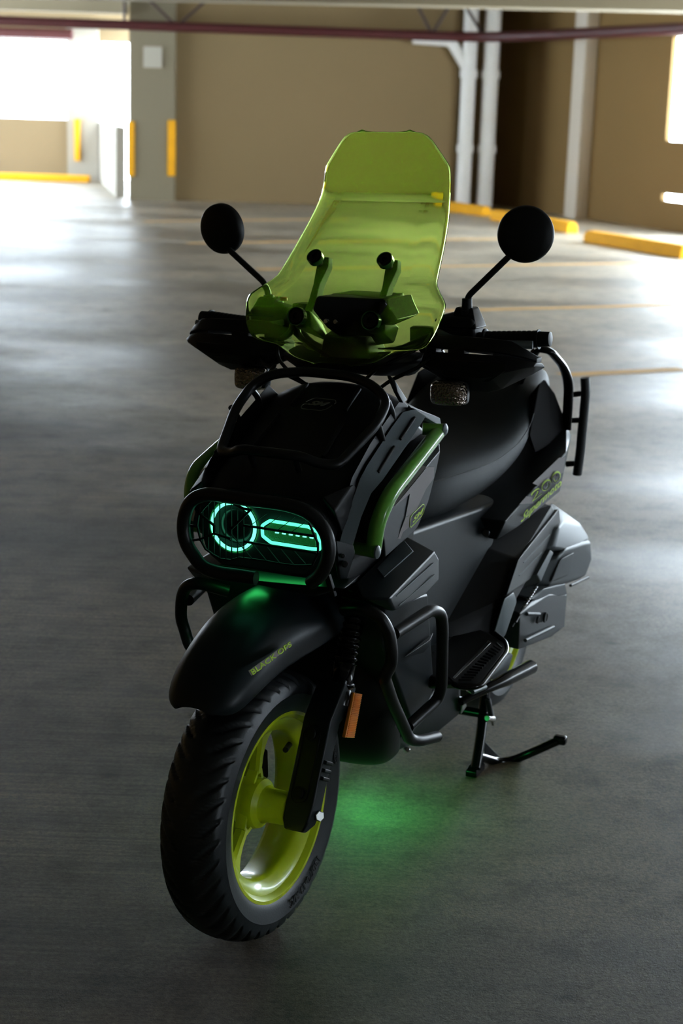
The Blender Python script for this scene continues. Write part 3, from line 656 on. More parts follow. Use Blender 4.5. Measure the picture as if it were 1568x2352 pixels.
film('camo_patch', [[(-0.2858,0.1865,0.871), (-0.2978,0.199,0.8651), (-0.1321,0.2013,0.8234), (-0.1398,0.1937,0.8306), (-0.2075,0.1972,0.8445), (-0.2361,0.1871,0.8586)]], M_purple, sf, 1)
film('camo_patch', [[(-0.2967,0.2003,0.8647), (-0.3527,0.1948,0.8545), (-0.3707,0.1884,0.828), (-0.3299,0.1883,0.8143), (-0.2958,0.184,0.7821), (-0.2971,0.1821,0.773), (-0.2255,0.1884,0.7822), (-0.2181,0.198,0.8284), (-0.132,0.2022,0.8227)]], M_purple, sf, 1)
film('camo_patch', [[(-0.227,0.1879,0.7802), (-0.2757,0.1841,0.7761), (-0.2729,0.1791,0.7504), (-0.2337,0.1813,0.7492), (-0.2172,0.1775,0.7245), (-0.1974,0.1791,0.7268)]], M_purple, sf, 1)
# SM mark on the fairing
m4 = [(-0.2778,0.1821,0.7617), (-0.343,0.1791,0.7673), (-0.3313,0.1814,0.7752), (-0.2665,0.1844,0.7696)]
m4 = [(-0.2817,0.1808,0.7564), (-0.342,0.1787,0.7648), (-0.3364,0.1813,0.7759), (-0.2756,0.1836,0.7684)]
g = quad_text('fairing_mark', 'SM', m4, M_decal, sf, lift=.001, th=.0005, offset=.014, shear=.3)
tubes('mark_ring', [round_path([(-0.2684,0.1815,0.756), (-0.2585,0.1856,0.7731), (-0.2718,0.1855,0.7771), (-0.3307,0.1831,0.7833), (-0.3425,0.1815,0.779), (-0.3515,0.1779,0.7636), (-0.3426,0.1771,0.7567), (-0.283,0.1789,0.7473), (-0.2723,0.1802,0.7507), (-0.2684,0.1815,0.756)], .003, 3)], .0009, M_decal, g, seg=6)
# ---- knee pod
# plane PT
pod = [(-0.1022,0.21,0.6563), (-0.3597,0.202,0.6851), (-0.3757,0.206,0.6668), (-0.3708,0.21,0.6215), (-0.3112,0.21,0.6137), (-0.1388,0.207,0.622), (-0.0797,0.1645,0.6571), (-0.1214,0.135,0.6695), (-0.3409,0.145,0.7144), (-.42, .11, .67), (-.42, .11, .59), (-.22, .11, .60), (-.20, .11, .62)]
PD = hull('knee_pod', pod, M_satin, SC, bevel=.006, seg=3, mirror=True)[0]
pin = [(-0.1892,0.1499,0.685), (-0.3148,0.1536,0.7109), (-0.2834,0.1844,0.7006), (-0.166,0.1737,0.6772)]
hull('pod_insert', list(pin)+[(-0.1945,0.146,0.6814), (-0.3256,0.1486,0.7086), (-0.2922,0.1829,0.6975), (-0.1707,0.172,0.6733)], M_gun, PD, bevel=.001)
tubes('pod_rib', [[(-0.1376,0.2105,0.6529), (-0.3379,0.2065,0.6663)], [(-0.1556,0.2095,0.6296), (-0.3401,0.2095,0.6433)]], .0012, M_gun, PD, seg=6)
# ---- leg shield below the pod
ls = [(-0.3524,0.195,0.6008), (-0.3705,0.195,0.5331), (-0.3996,0.192,0.4622), (-0.4435,0.185,0.3825), (-0.4434,0.178,0.3491), (-0.3698,0.165,0.3148), (-0.2646,0.165,0.4173), (-0.1589,0.18,0.5486), (-0.126,0.19,0.6354)]
LS = hull('leg_shield', list(ls)+[(p[0]-.02, .09, p[2]) for p in ls], M_satin, SC, bevel=.008, seg=3, mirror=True)[0]
hull('shield_crease', [(-0.2387,0.19,0.4989), (-0.3416,0.196,0.489), (-0.3613,0.199,0.5019), (-0.3688,0.196,0.4856), (-0.3462,0.192,0.478), (-.42, .185, .50)], M_satin, LS, bevel=.001)
# dark splash guard behind the wheel and the rounded lower cowl
sg_ = []
for (x, z, w_) in ((-.20, .66, .13), (-.235, .55, .14), (-.25, .45, .145), (-.265, .35, .145), (-.30, .27, .135), (-.36, .205, .11), (-.44, .175, .08)):
    sg_.append([(x-.06, w_, z), (x-.02, w_*.85, z), (x, w_*.45, z), (x, -w_*.45, z), (x-.02, -w_*.85, z), (x-.06, -w_, z), (x-.16, -w_, z+.02), (x-.16, w_, z+.02)])
vv, ff = loft(sg_); build('splash_guard', vv, ff, M_black, SC, sub=2)
hull('belly_cowl', [(-0.4953,0.115,0.2277), (-0.3874,0.09,0.2206), (-.43, 0, .175), (-.43, -.09, .185), (-0.6591,0.115,0.1807), (-0.7874,0.125,0.1855), (-0.7825,0.13,0.2247), (-0.6942,0.15,0.2895), (-0.4102,0.15,0.2983), (-.42, -.15, .33), (-.80, -.13, .22), (-.8, 0, .2), (-.7, -.15, .36), (-.7, .15, .36)], M_satin, SC, bevel=.012, seg=3)
cyl('belly_bolt', (-0.5169,0.1,0.1956), (-0.4953,0.112,0.2056), .006, M_chrome, SC, 12)
# ---- crash bars
def crash(sg):
    f = lambda p: Vector((p[0], p[1]*sg, p[2]))
    a = [f((-0.1072,0.12,0.6215)), f((-0.0804,0.17,0.6379)), f((-0.0856,0.2,0.627)), f((-0.0958,0.215,0.5975)), f((-0.1026,0.22,0.5546)), f((-0.1115,0.215,0.5259)), f((-0.1063,0.205,0.5046)), f((-0.1642,0.2,0.4382)), f((-0.2938,0.19,0.3141)), f((-0.3219,0.2,0.3024)), f((-0.3987,0.21,0.2868))]
    g = tube('crash_bar', a, .0118, M_tubeblk, SC, rad=.03, seg=18, n=6)
    b = [f((-0.1226,0.215,0.5858)), f((-0.2659,0.235,0.5971)), f((-0.3052,0.24,0.5776)), f((-0.3164,0.24,0.548)), f((-0.371,0.225,0.4029)), f((-0.3768,0.215,0.3735)), f((-0.2723,0.195,0.3497))]
    tube('crash_bar_loop', b, .0118, M_tubeblk, g, rad=.03, seg=18, n=6)
    lathe('bar_plug', [(0, .0105), (.004, .0105), (.007, .006), (.008, 0)], f((-0.3987,0.21,0.2868)), Vector(f((-0.3987,0.21,0.2868)))-Vector(f((-0.3219,0.2,0.3024))), M_black, g, 18)
crash(1); crash(-1)
# ---- tunnel, floorboard, side covers
hull('center_tunnel', [(-0.5571,0.12,0.6756), (-0.6611,0.14,0.684), (-0.9135,0.155,0.6676), (-0.881,0.155,0.5831), (-0.7997,0.125,0.507), (-0.6594,0.12,0.3936), (-0.5896,0.12,0.4138), (-.40, .12, .70), (-.62, -.13, .68), (-.40, -.12, .70), (-.45, -.13, .44), (-.95, -.15, .68), (-.95, -.15, .4), (-.45, .13, .44), (-.85, .11, .40), (-.9, .12, .68)], M_satin, SC, bevel=.02, seg=4)
cyl('panel_bolt', (-0.8056,0.156,0.6174), (-0.7905,0.164,0.6208), .0085, M_gloss, SC, 20)
hull('side_cover', [(-0.9285,0.145,0.5709), (-1.2164,0.19,0.599), (-1.2527,0.2,0.5509), (-0.8839,0.215,0.5447), (-0.8102,0.215,0.479), (-0.7853,0.21,0.4071), (-0.7338,0.2,0.3868), (-0.6578,0.15,0.4088), (-0.8571,0.13,0.5241), (-1.25, .1, .6), (-.75, .1, .42), (-.8, .08, .6), (-.6, .1, .43)], M_black, SC, bevel=.006, mirror=True)
CV = hull('ribbed_cover', [(-1.2451,0.2,0.5856), (-1.2579,0.202,0.5479), (-0.8608,0.22,0.5499), (-0.7875,0.22,0.4857), (-1.0171,0.205,0.4639), (-1.134,0.2,0.5207), (-1.22, .17, .58), (-.85, .18, .50), (-.84, .18, .46)], M_engdk, SC, bevel=.003, mirror=True)[0]
tubes('cover_rib', [[(-0.8959,0.222,0.5357), (-1.1428,0.21,0.5438)], [(-0.868,0.222,0.5119), (-1.0776,0.212,0.5161)]], .0012, M_gun, CV, seg=6)
hull('heel_guard', [(-0.7695,0.22,0.4834), (-0.8414,0.22,0.4818), (-0.8526,0.225,0.4572), (-0.8056,0.225,0.4544), (-0.7786,0.225,0.3961), (-0.7638,0.22,0.3915), (-0.7366,0.21,0.4077), (-0.871,0.205,0.4339), (-0.8281,0.2,0.3698), (-0.8338,0.2,0.4635)], M_gun, SC, bevel=.004, mirror=True)
FB = hull('footboard', [(-0.4505,0.2088,0.405), (-0.4113,0.2392,0.4), (-0.4368,0.286,0.4), (-0.637,0.2725,0.41), (-0.6773,0.2551,0.415), (-0.7179,0.2036,0.42), (-.42, .14, .41), (-.75, .14, .42), (-.42, .14, .37), (-.75, .14, .37), (-0.4546,0.2277,0.375), (-0.4791,0.2729,0.375), (-0.6812,0.2595,0.385)], M_black, SC, bevel=.006, mirror=True)[0]
tube('board_edge', [(-0.4347,0.2167,0.4), (-0.4096,0.2448,0.395), (-0.437,0.2844,0.395), (-0.6496,0.2706,0.405), (-0.69,0.2531,0.412), (-0.7101,0.2212,0.42)], .006, M_gloss, FB, rad=.02)
hull('board_strip', [(-0.4242,0.2285,0.409), (-0.4188,0.2351,0.409), (-0.6518,0.2339,0.418), (-0.6625,0.2225,0.418), (-0.4377,0.2239,0.404), (-0.6695,0.2283,0.412)], M_chrome, FB, bevel=.0008)
tubes('board_tread', [[Vector((-0.4121,0.245,0.41)).lerp(Vector((-0.6458,0.2476,0.42)), t/14), Vector((-0.4248,0.2683,0.41)).lerp(Vector((-0.623,0.2669,0.42)), t/14)] for t in range(15)], .0022, M_black, FB, seg=6)
# ---- seat
st_ = []
for x, w_, zt, zb in ((-.515, .075, .745, .672), (-.53, .10, .775, .668), (-.60, .128, .800, .668), (-.72, .150, .806, .676), (-.86, .165, .806, .692), (-.98, .170, .818, .72), (-1.07, .168, .846, .75), (-1.14, .158, .885, .78), (-1.22, .148, .905, .80), (-1.34, .132, .912, .815), (-1.46, .10, .905, .83), (-1.49, .06, .89, .84)):
    half = [(x, w_*.90, zb), (x, w_, zb+(zt-zb)*.35), (x, w_*.93, zb+(zt-zb)*.78), (x, w_*.68, zt-.004), (x, w_*.3, zt)]
    st_.append(half+[(a, -b, c) for a, b, c in reversed(half)])
vv, ff = loft(st_); SE = build('seat', vv, ff, M_seat, SC, sub=2)
tubes('seat_seam', [[(-.56, .118, .795-.02), (-.72, .1495, .775), (-.86, .1645, .776), (-.98, .1690, .79), (-1.07, .166, .815), (-1.14, .156, .85)]], .0012, M_black, SE, rad=.03)
st2 = [[(-0.5323,0.12,0.732), (-0.5375,0.12,0.6892)]]
# ---- rear cowl
# plane RC
rcp = [(-0.8333,0.165,0.6354), (-0.9428,0.16,0.6847), (-1.1263,0.165,0.7419), (-1.35,0.175,0.7753), (-1.3503,0.19,0.7493), (-1.2198,0.2155,0.731), (-0.7954,0.205,0.6507), (-1.2702,0.1915,0.6211), (-0.9388,0.1938,0.608), (-0.8499,0.17,0.5922), (-0.823,0.175,0.6269)]
RW = hull('rear_cowl', list(rcp)+[(p[0], .08, p[2]) for p in rcp], M_satin, SC, bevel=.004, mirror=True)[0]
film('camo_patch', [[(-0.9435,0.2172,0.7096), (-1.1451,0.2188,0.732), (-1.2142,0.2155,0.7213), (-1.2377,0.2061,0.6782), (-1.0318,0.2103,0.6834)]], M_purple, RW, 1)
film('camo_patch', [[(-0.8725,0.211,0.6749), (-0.9189,0.2121,0.6836), (-0.9815,0.2079,0.6684), (-1.0072,0.2033,0.6481)], [(-1.03,0.201,0.639), (-1.1485,0.2008,0.6465), (-1.2466,0.1973,0.6374), (-1.1181,0.1979,0.631), (-1.0389,0.1964,0.6178)]], M_purple, RW, 1)
quad_text('number_decal', '200', [(-0.9802,0.2079,0.6584), (-1.2264,0.2058,0.6663), (-1.1627,0.2145,0.7029), (-0.9403,0.2145,0.6867)], M_decal, RW, lift=.001, th=.0005, offset=.012)
quad_text('number_decal_inner', '200', [(-0.9873,0.2086,0.6622), (-1.213,0.2063,0.6678), (-1.1598,0.2135,0.698), (-0.9543,0.2134,0.6827)], M_letter, RW, lift=.002, th=.0005, offset=-.008)
quad_text('script_decal', 'Supermoto', [(-0.9213,0.1991,0.6125), (-1.2542,0.1995,0.6384), (-1.2165,0.2063,0.6682), (-0.9204,0.2058,0.6441)], M_decal, RW, lift=.001, th=.0005, offset=.012, shear=.3)
hull('tail_panel', [(-1.1617,0.155,0.903), (-1.2032,0.155,0.9078), (-1.2703,0.165,0.8623), (-1.3502,0.172,0.7859), (-1.3455,0.178,0.7488), (-1.1263,0.165,0.7419), (-1.0716,0.165,0.7931), (-1.45, .08, .84), (-1.15, .1, .82), (-1.5, .1, .78), (-1.5, .1, .70)], M_void, SC, bevel=.006, mirror=True)
tube('grab_rail', [(-1.207,0.13,0.9784), (-1.2157,0.16,0.9748), (-1.2929,0.175,0.9275), (-1.3315,0.18,0.882), (-1.3291,0.182,0.8284), (-1.3344,0.18,0.7673)], .0125, M_gloss, SC, rad=.03, seg=14, flat=(.7, 1.25), mirror=True)
tube('grab_rail_stay', [(-1.207, .13, .976), (-1.205, .105, .93), (-1.20, .09, .885)], .011, M_gloss, SC, rad=.02, mirror=True)
# rear side rack
RR = tube('rear_side_rack', [(-1.4,0.2014,0.8878), (-1.4,0.2059,0.8532), (-1.4,0.2041,0.7813), (-1.4,0.2018,0.6977), (-1.4,0.1977,0.6411)], .0135, M_black, SC, rad=.02, flat=(1.25, .85), mirror=True)[0]
for a, b in (((-1.4,0.2028,0.8496), (-1.4,0.1564,0.8396)), ((-1.4,0.203,0.7812), (-1.4,0.1549,0.7752)), ((-1.4,0.1991,0.6705), (-1.4,0.1678,0.6647))):
    tube('rack_arm', [a, b], .007, M_black, RR, rad=0)
# ---- engine side
EN = hull('air_box', [(-1.1496,0.215,0.4146), (-1.1819,0.225,0.4847), (-1.2236,0.23,0.4909), (-1.4057,0.225,0.4638), (-1.5185,0.215,0.4425), (-1.5418,0.215,0.3838), (-1.4897,0.215,0.3527), (-1.2786,0.21,0.3821), (-1.05, .12, .46), (-1.45, .12, .50), (-1.45, .12, .38), (-1.1, .12, .38)], M_engine, SC, bevel=.009, seg=3)
hull('air_box_top', [(-1.1498,0.22,0.5068), (-1.1981,0.215,0.5495), (-1.3044,0.2,0.542), (-1.4814,0.195,0.4937), (-1.5372,0.21,0.4411), (-1.4174,0.22,0.4559), (-1.227,0.225,0.485), (-1.1, .12, .48), (-1.45, .12, .55), (-1.45, .12, .48), (-1.1, .12, .56)], M_engine, EN, bevel=.009, seg=3)
hull('air_box_front', [(-1.0349,0.215,0.4715), (-1.137,0.215,0.5091), (-1.1513,0.22,0.4999), (-1.0544,0.22,0.4492), (-1.0, .15, .47), (-1.0, .15, .42), (-1.1, .15, .5)], M_engine, EN, bevel=.004)
hull('air_box_facet', [(-1.1411,0.219,0.4261), (-1.1849,0.229,0.4769), (-1.2951,0.231,0.4677), (-1.2938,0.222,0.406), (-1.1881,0.21,0.4162), (-1.3332,0.221,0.4551)], M_engine, EN, bevel=.004)
hull('engine_fan_cover', [(-1.2785,0.17,0.517), (-1.3418,0.17,0.4518), (-1.198,0.17,0.4246), (-1.2053,0.17,0.4782), (-1.1, .1, .5), (-1.0, .1, .45)], mat('green fan cover', (.02, .22, .03), .4), EN, bevel=.003)
CVT = hull('drive_cover', [(-1.0421,0.205,0.4063), (-1.1545,0.215,0.3914), (-1.3339,0.21,0.3439), (-1.3163,0.215,0.3103), (-1.3106,0.215,0.2659), (-1.2095,0.215,0.2717), (-1.0583,0.21,0.2944), (-0.9688,0.2,0.3037), (-0.9324,0.21,0.4025), (-.95, .1, .43), (-.95, .1, .32), (-1.4, .1, .38), (-1.4, .1, .27)], M_engdk, SC, bevel=.008, seg=3)
for (u, r_) in (((-1.118,0.218,0.3445), .013), ((-1.0553,0.218,0.3551), .009)):
    u = Vector(u); lathe('cover_port', [(-.003, r_), (.003, r_), (.003, r_*.75), (-.003, r_*.75)], u, (0, 1, 0), M_engdk, CVT, 28, ring=True); cyl('cover_port_hole', u+Vector((0, -.004, 0)), u+Vector((0, .0015, 0)), r_*.8, M_letter, CVT)
tubes('cover_fin', [[(-0.9671,0.216,0.3292), (-1.1936,0.218,0.2991)], [(-0.975,0.213,0.3913), (-1.0705,0.216,0.3648)]], .0045, M_engine, CVT, seg=10)
hull('drive_cover_lip', [(-1.0226,0.205,0.4178), (-1.1053,0.215,0.4194), (-1.3027,0.212,0.3819), (-1.3232,0.214,0.3473), (-1.1529,0.216,0.3831), (-1.0254,0.21,0.4093), (-1.0, .15, .43), (-1.3, .15, .40), (-1.3, .15, .37)], M_engine, CVT, bevel=.006, seg=3)
sp_ = []
for k in range(90):
    t = k/89; a = Vector((-0.9734,0.205,0.4096)).lerp(Vector((-1.0714,0.205,0.4342)), t); ang = t*9*2*math.pi
    sp_.append(a+Vector((math.cos(ang)*.004, math.sin(ang)*.004, 0)))
v, f = tube_geo(sp_, .0013, 6); build('brake_cable_spring', v, f, M_chrome, CVT)
tubes('brake_cable', [[(-0.9063,0.2,0.3767), (-0.9734,0.205,0.4096)], [(-0.902,0.21,0.3899), (-1.1498,0.19,0.4285), (-1.274,0.16,0.4831)]], .0025, M_black, CVT, rad=.02)
hull('engine_case', [(-.85, .12, .45), (-.85, -.12, .45), (-.85, .14, .27), (-.85, -.12, .25), (-1.2, .11, .42), (-1.2, -.1, .42), (-1.15, .12, .28), (-1.1, -.1, .22), (-.75, 0, .3)], M_engdk, SC, bevel=.015)
hull('oil_cover', [(-0.8478,0.17,0.2675), (-0.982,0.17,0.2864), (-1.0187,0.175,0.2742), (-0.9901,0.175,0.2469), (-0.9583,0.17,0.2342), (-0.891,0.165,0.2468), (-.8, .12, .33), (-.9, .12, .33), (-.8, .12, .27)], M_engine, SC, bevel=.005, seg=3)
hull('oil_sticker', [(-0.8473,0.178,0.2962), (-0.9256,0.178,0.3012), (-0.9078,0.178,0.2927), (-0.8577,0.178,0.2899), (-0.8731,0.1785,0.3011)], M_sticker, SC, bevel=0)
tube('tail_pipe_bracket', [(-1.4368,0.19,0.3389), (-1.6104,0.19,0.3178)], .004, M_black, SC, rad=0)
# ---- rear wheel and swing arm (mostly hidden)
vv, ff = rim_geo(-1.33, .268, .06, .06, 0); RWH = build('rear_wheel', vv, ff, M_rim, SC, sharp=30)
vv, ff = tyre_geo(-1.33, .268, .250, .066, .172, 240, 30, False); build('tyre', vv, ff, M_rubber, RWH, sharp=60)
hull('rear_mudguard', [(-1.05, .08, .56), (-1.05, -.08, .56), (-1.33, .08, .57), (-1.33, -.08, .57), (-1.6, .07, .50), (-1.6, -.07, .50), (-1.5, .07, .62), (-1.5, -.07, .62), (-1.3, .08, .68), (-1.3, -.08, .68), (-1.1, .08, .68), (-1.1, -.08, .68)], M_black, SC, bevel=.01)
# ---- stands
CS = tube('center_stand', [(-1.05, .10, .25), (-1.0277,0.105,0.1406), (-0.953,0.125,0.0806), (-0.8954,0.135,0.0205)], .0125, M_gloss, SC, rad=.03)
tube('stand_leg', [(-1.05, -.10, .25), (-1.028, -.105, .141), (-.953, -.125, .081), (-.897, -.135, .02)], .0125, M_gloss, CS, rad=.03)
tube('stand_crossbar', [(-1.0, .112, .118), (-1.0, -.112, .118)], .011, M_gloss, CS, rad=0)
fp = Vector((-0.9142,0.1274,0))
hull('stand_foot', [fp+Vector((a, b, c)) for a in (-.035, .03) for b in (-.014, .014) for c in (.0, .014)]+[fp+Vector((a, b, .026)) for a in (-.02, .015) for b in (-.01, .01)], M_gloss, CS, bevel=.003)
hull('stand_foot', [Vector((-.90, -.135, 0))+Vector((a, b, c)) for a in (-.035, .03) for b in (-.014, .014) for c in (.0, .014)], M_gloss, CS, bevel=.003)
tube('stand_tang', [(-0.9327,0.13,0.0357), (-1.0093,0.15,-0.0016), (-1.0361,0.18,-0.0032), (-1.0352,0.23,0.0291), (-1.0552,0.285,0.0615)], .0105, M_gloss, CS, rad=.03)
hull('tang_pad', [Vector((-1.0599,0.29,0.0629))+Vector((a, b, c)) for a in (-.012, .012) for b in (-.016, .016) for c in (-.010, .012)], M_gloss, CS, bevel=.006)
hull('stand_gusset', [(-0.9657,0.128,0.0656), (-1.0346,0.155,-0.003), (-0.9674,0.132,0.0213), (-0.9782,0.124,0.0605), (-1.0477,0.151,-0.0085), (-0.98,0.128,0.016)], M_black, CS, bevel=.001)
sp_ = []
for k in range(120):
    t = k/119; a = Vector((-0.9758,0.13,0.1673)).lerp(Vector((-1.0108,0.13,0.1116)), t); ang = t*12*2*math.pi
    sp_.append(a+Vector((math.cos(ang)*.006, math.sin(ang)*.006, 0)))
v, f = tube_geo(sp_, .0016, 6); build('stand_spring', v, f, M_black, CS)
cyl('spring_hook', (-0.9774,0.13,0.1173), (-1.0261,0.13,0.0987), .0075, M_chrome, CS); tubes('spring_link', [[(-1.0108,0.13,0.1116), (-1.0251,0.13,0.0845)]], .003, M_chrome, CS)
SS = tube('side_stand', [(-0.717,0.15,0.2495), (-0.7673,0.175,0.2603), (-0.8301,0.195,0.2626), (-0.9124,0.21,0.2605), (-1.017,0.22,0.2516)], [.010]*24, M_gloss, SC, rad=.02, n=6) if False else None
pts = round_path([(-0.7173,0.15,0.2474), (-0.7676,0.175,0.2582), (-0.8464,0.2,0.2625), (-1.0138,0.22,0.2505)], .03, 6)
v, f = tube_geo(pts, [.009+.008*(i/(len(pts)-1))**1.5 for i in range(len(pts))], 16); SS = build('side_stand', v, f, M_gloss, SC, sharp=50)
hull('stand_pivot', [(-0.7267,0.14,0.257), (-0.7696,0.14,0.2411), (-0.7917,0.14,0.2109), (-0.7517,0.14,0.2033), (-0.7906,0.12,0.1993), (-0.7203,0.155,0.2494)], M_chrome, SS, bevel=.002)
cyl('pivot_bolt', (-0.7438,0.16,0.2704), (-0.7199,0.172,0.279), .009, M_chrome, SS, 6)
tubes('stand_spring', [[(-0.6906,0.185,0.2845), (-0.7633,0.19,0.2745)]], .005, M_gun, SS)
# ---- underglow lamp fixed below the engine
boxes('underglow_lamp', [((-.64, -.05, .158), (-.56, .01, .163))], M_underglow, SC)
# ================================================================ handlebar group (steered)
STEER[0] = True
_g0 = (-0.4521,0.255,1.0886); _g1 = (-0.4557,0.362,1.0954)
HB = tube('handlebar', [(_g1[0], -_g1[1], _g1[2]), (_g0[0], -_g0[1], _g0[2]), (-.45, -.18, 1.105), (-.40, -.08, 1.05), (-.40, .08, 1.05), (-.45, .18, 1.105), _g0, _g1], .011, M_tubeblk, SC, rad=.04)
g0 = Vector((-0.4521,0.255,1.0886)); g1 = Vector((-0.4571,0.365,1.0954))
prof = [(0, .021), (.004, .021), (.006, .0165)]
L_ = (g1-g0).length
for i in range(9): h = .012+i*(L_-.02)/9; prof += [(h, .0165), (h+.003, .0155), (h+.004, .0155), (h+.006, .0165)]
prof += [(L_-.003, .0165), (L_-.002, .019), (L_, .019), (L_, .0150), (L_+.022, .0140), (L_+.023, .010)]
lathe('grip', prof, g0, g1-g0, M_black, HB, 24, mirror=True)
def sw(sg, nm):   # switch block / master cylinder with lever and cables
    f = lambda p: Vector((p[0], p[1]*sg, p[2]))
    g = hull(nm, [f(q) for q in [(-.42, .16, 1.13), (-.42, .245, 1.128), (-.425, .16, 1.085), (-.425, .245, 1.085), (-.475, .16, 1.128), (-.475, .245, 1.125), (-.475, .16, 1.08), (-.475, .245, 1.08), (-.445, .20, 1.142), (-.455, .225, 1.14)]], M_black, SC, bevel=.006, seg=3)
    hull('mirror_clamp', [f(q) for q in [(-.435, .20, 1.15), (-.435, .235, 1.15), (-.47, .20, 1.15), (-.47, .235, 1.15), (-.42, .19, 1.11), (-.42, .25, 1.11), (-.48, .19, 1.11), (-.48, .25, 1.11)]], M_gloss, g, bevel=.004)
    tube('brake_lever', [f((-.425, .17, 1.10)), f((-.395, .22, 1.09)), f((-.40, .30, 1.088)), f((-.41, .37, 1.09))], .006, M_gun, g, rad=.03, flat=(1.3, .8))
    return g
SWL = sw(1, 'left_switch_block'); SWR = sw(-1, 'right_switch_block')
hull('fluid_reservoir', [(-0.4434,0.1,1.1043), (-0.4455,0.155,1.1072), (-0.453,0.155,1.0741), (-0.4444,0.1,1.07), (-0.4555,0.1,1.1065)]+[(Vector(p)+Vector((-.035, 0, .0))) for p in ((-0.4434,0.1,1.1043), (-0.4455,0.155,1.1072), (-0.453,0.155,1.0741), (-0.4444,0.1,1.07))], M_black, SWL, bevel=.003)
hull('fluid_reservoir', [(-.43, -.10, 1.14), (-.43, -.155, 1.14), (-.43, -.10, 1.11), (-.43, -.155, 1.11), (-.47, -.10, 1.14), (-.47, -.155, 1.14), (-.47, -.10, 1.11), (-.47, -.155, 1.11)], M_black, SWR, bevel=.003)
cyl('kill_switch', (-.45, -.185, 1.142), (-.45, -.185, 1.150), .008, mat('red switch', (.6, .08, .02), .4), SWR, 12)
# hand guards with a real slot
def guard(sg):
    cols = []   # y, x, [z rows: bottom, low crease, slot low, slot high, top]
    data = [(.150, -.385, (1.030, 1.045, 1.066, 1.074, 1.086)), (.185, -.362, (1.006, 1.036, 1.068, 1.076, 1.100)), (.215, -.350, (.995, 1.030, 1.071, 1.077, 1.103)), (.250, -.347, (.993, 1.028, 1.072, 1.078, 1.102)),
            (.278, -.347, (.992, 1.028, 1.072, 1.079, 1.101)), (.306, -.352, (1.000, 1.032, 1.071, 1.078, 1.100)), (.333, -.362, (1.014, 1.040, 1.070, 1.077, 1.097)), (.360, -.378, (1.030, 1.048, 1.063, 1.068, 1.080)), (.376, -.400, (1.042, 1.050, 1.057, 1.060, 1.064))]
    if sg < 0: data = [(y*1.055-.004, x, tuple(q+.006 for q in zs)) for y, x, zs in data]
    D = [(x, y*sg, z) for y, x, z in data]
    low = [(x-.065, y, z[0]) for x, y, z in D]+[(x-.004, y, z[1]) for x, y, z in D]+[(x-.017, y, z[2]) for x, y, z in D]+[(x-.05, y, z[2]-.006) for x, y, z in D]
    top = [(x-.016, y, z[3]) for x, y, z in D]+[(x-.032, y, z[4]) for x, y, z in D]+[(x-.045, y, z[4]-.004) for x, y, z in D]+[(x-.04, y, z[3]) for x, y, z in D]
    lk = []
    for k in ((0, 1), (2, 3), (5, 8)):
        lk.append([(D[i][0]-d, D[i][1], D[i][2][r]+e) for i in k for d in (.018, .045) for r, e in ((2, -.004), (3, .004))])
    g = hullm('hand_guard', [low, top]+lk, M_black, SC, bevel=.0025, seg=2)
    tube('guard_stay', [(-.385, .155*sg, 1.07), (-.42, .15*sg, 1.085), (-.44, .155*sg, 1.10)], .007, M_black, g)
    hull('guard_inlay', [(q[0]+.004, q[1]*sg, q[2]) for q in [(-.372, .17, 1.035), (-.349, .22, 1.06), (-.346, .30, 1.06), (-.357, .34, 1.062), (-.362, .34, 1.045), (-.375, .30, 1.018), (-.378, .22, 1.012), (-.352, .30, 1.04), (-.352, .22, 1.04)]], M_black, g, bevel=.003)
guard(1); guard(-1)
# mirrors
def mirror_(base, mid, bend, head, axis, r, label):
    b, m_, k, h = [Vector(p) for p in (base, mid, bend, head)]; ax = Vector(axis).normalized()
    g = lathe('mirror', [(-.010, r*.90), (-.009, r), (-.002, r), (.004, r*.975), (.009, r*.90), (.014, r*.65), (.017, r*.3), (.018, 0)], h, ax, M_black, SC, 64, sharp=60)
    g['label'] = label
    lathe('mirror_glass', [(0, 0), (0, r*.88), (.0008, r*.88)], h-ax*.0112, ax, mat('mirror glass', (.8, .8, .8), .02, 1), g, 48)
    tube('mirror_stem', [b, m_, k], .0062, M_tubeblk, g, rad=.018, seg=12, n=8)
    d = (m_-b).normalized()
    lathe('stem_sleeve', [(0, .0135), (.03, .0125), (.031, .0105), (.052, .0098), (.053, .0068)], b-d*.03, d, M_black, g, 20)
SMi = SM.inverted()
mirror_((-0.4414,0.222,1.1448), (-0.4402,0.222,1.1691), (-0.4506,0.31,1.2567), (-0.4541,0.333,1.2913), (2.954, 1.13, .191), .0535, 'round black mirror')
mirror_((-0.4475,-0.215,1.1327), (-0.4425,-0.22,1.1727), (-0.4261,-0.3,1.2429), (-0.4474,-0.33,1.2822), (.96, -.10, -.13), .0520, 'round black mirror turned outwards')
# dash
DA = hull('dashboard', [(-0.2803,-0.02,1.1737), (-0.3413,0.09,1.1679), (-0.2814,-0.03,1.1467), (-0.31,-0.015,1.1114), (-0.3321,0,1.0932), (-0.3496,0.07,1.0929), (-0.3475,0.1,1.1571), (-0.3511,0.095,1.1192), (-.45, -.03, 1.17), (-.45, .09, 1.17), (-.42, -.02, 1.11), (-.42, .08, 1.11)], M_black, SC, bevel=.005, seg=3)
hull('phone_holder', [(-0.3321,0.1,1.1667), (-0.3572,0.115,1.128), (-0.3525,0.11,1.1174), (-0.3223,0.085,1.1191), (-0.33,0.09,1.1648), (-.45, .1, 1.17), (-.45, .12, 1.13)], M_gloss, DA, bevel=.003)
for u in ((-0.2993,0,1.1267), (-0.3043,0.018,1.1263)): cyl('dash_screw', Vector(u)+Vector((.012, 0, 0)), Vector(u)+Vector((.02, 0, 0)), .0048, M_chrome, DA, 14)
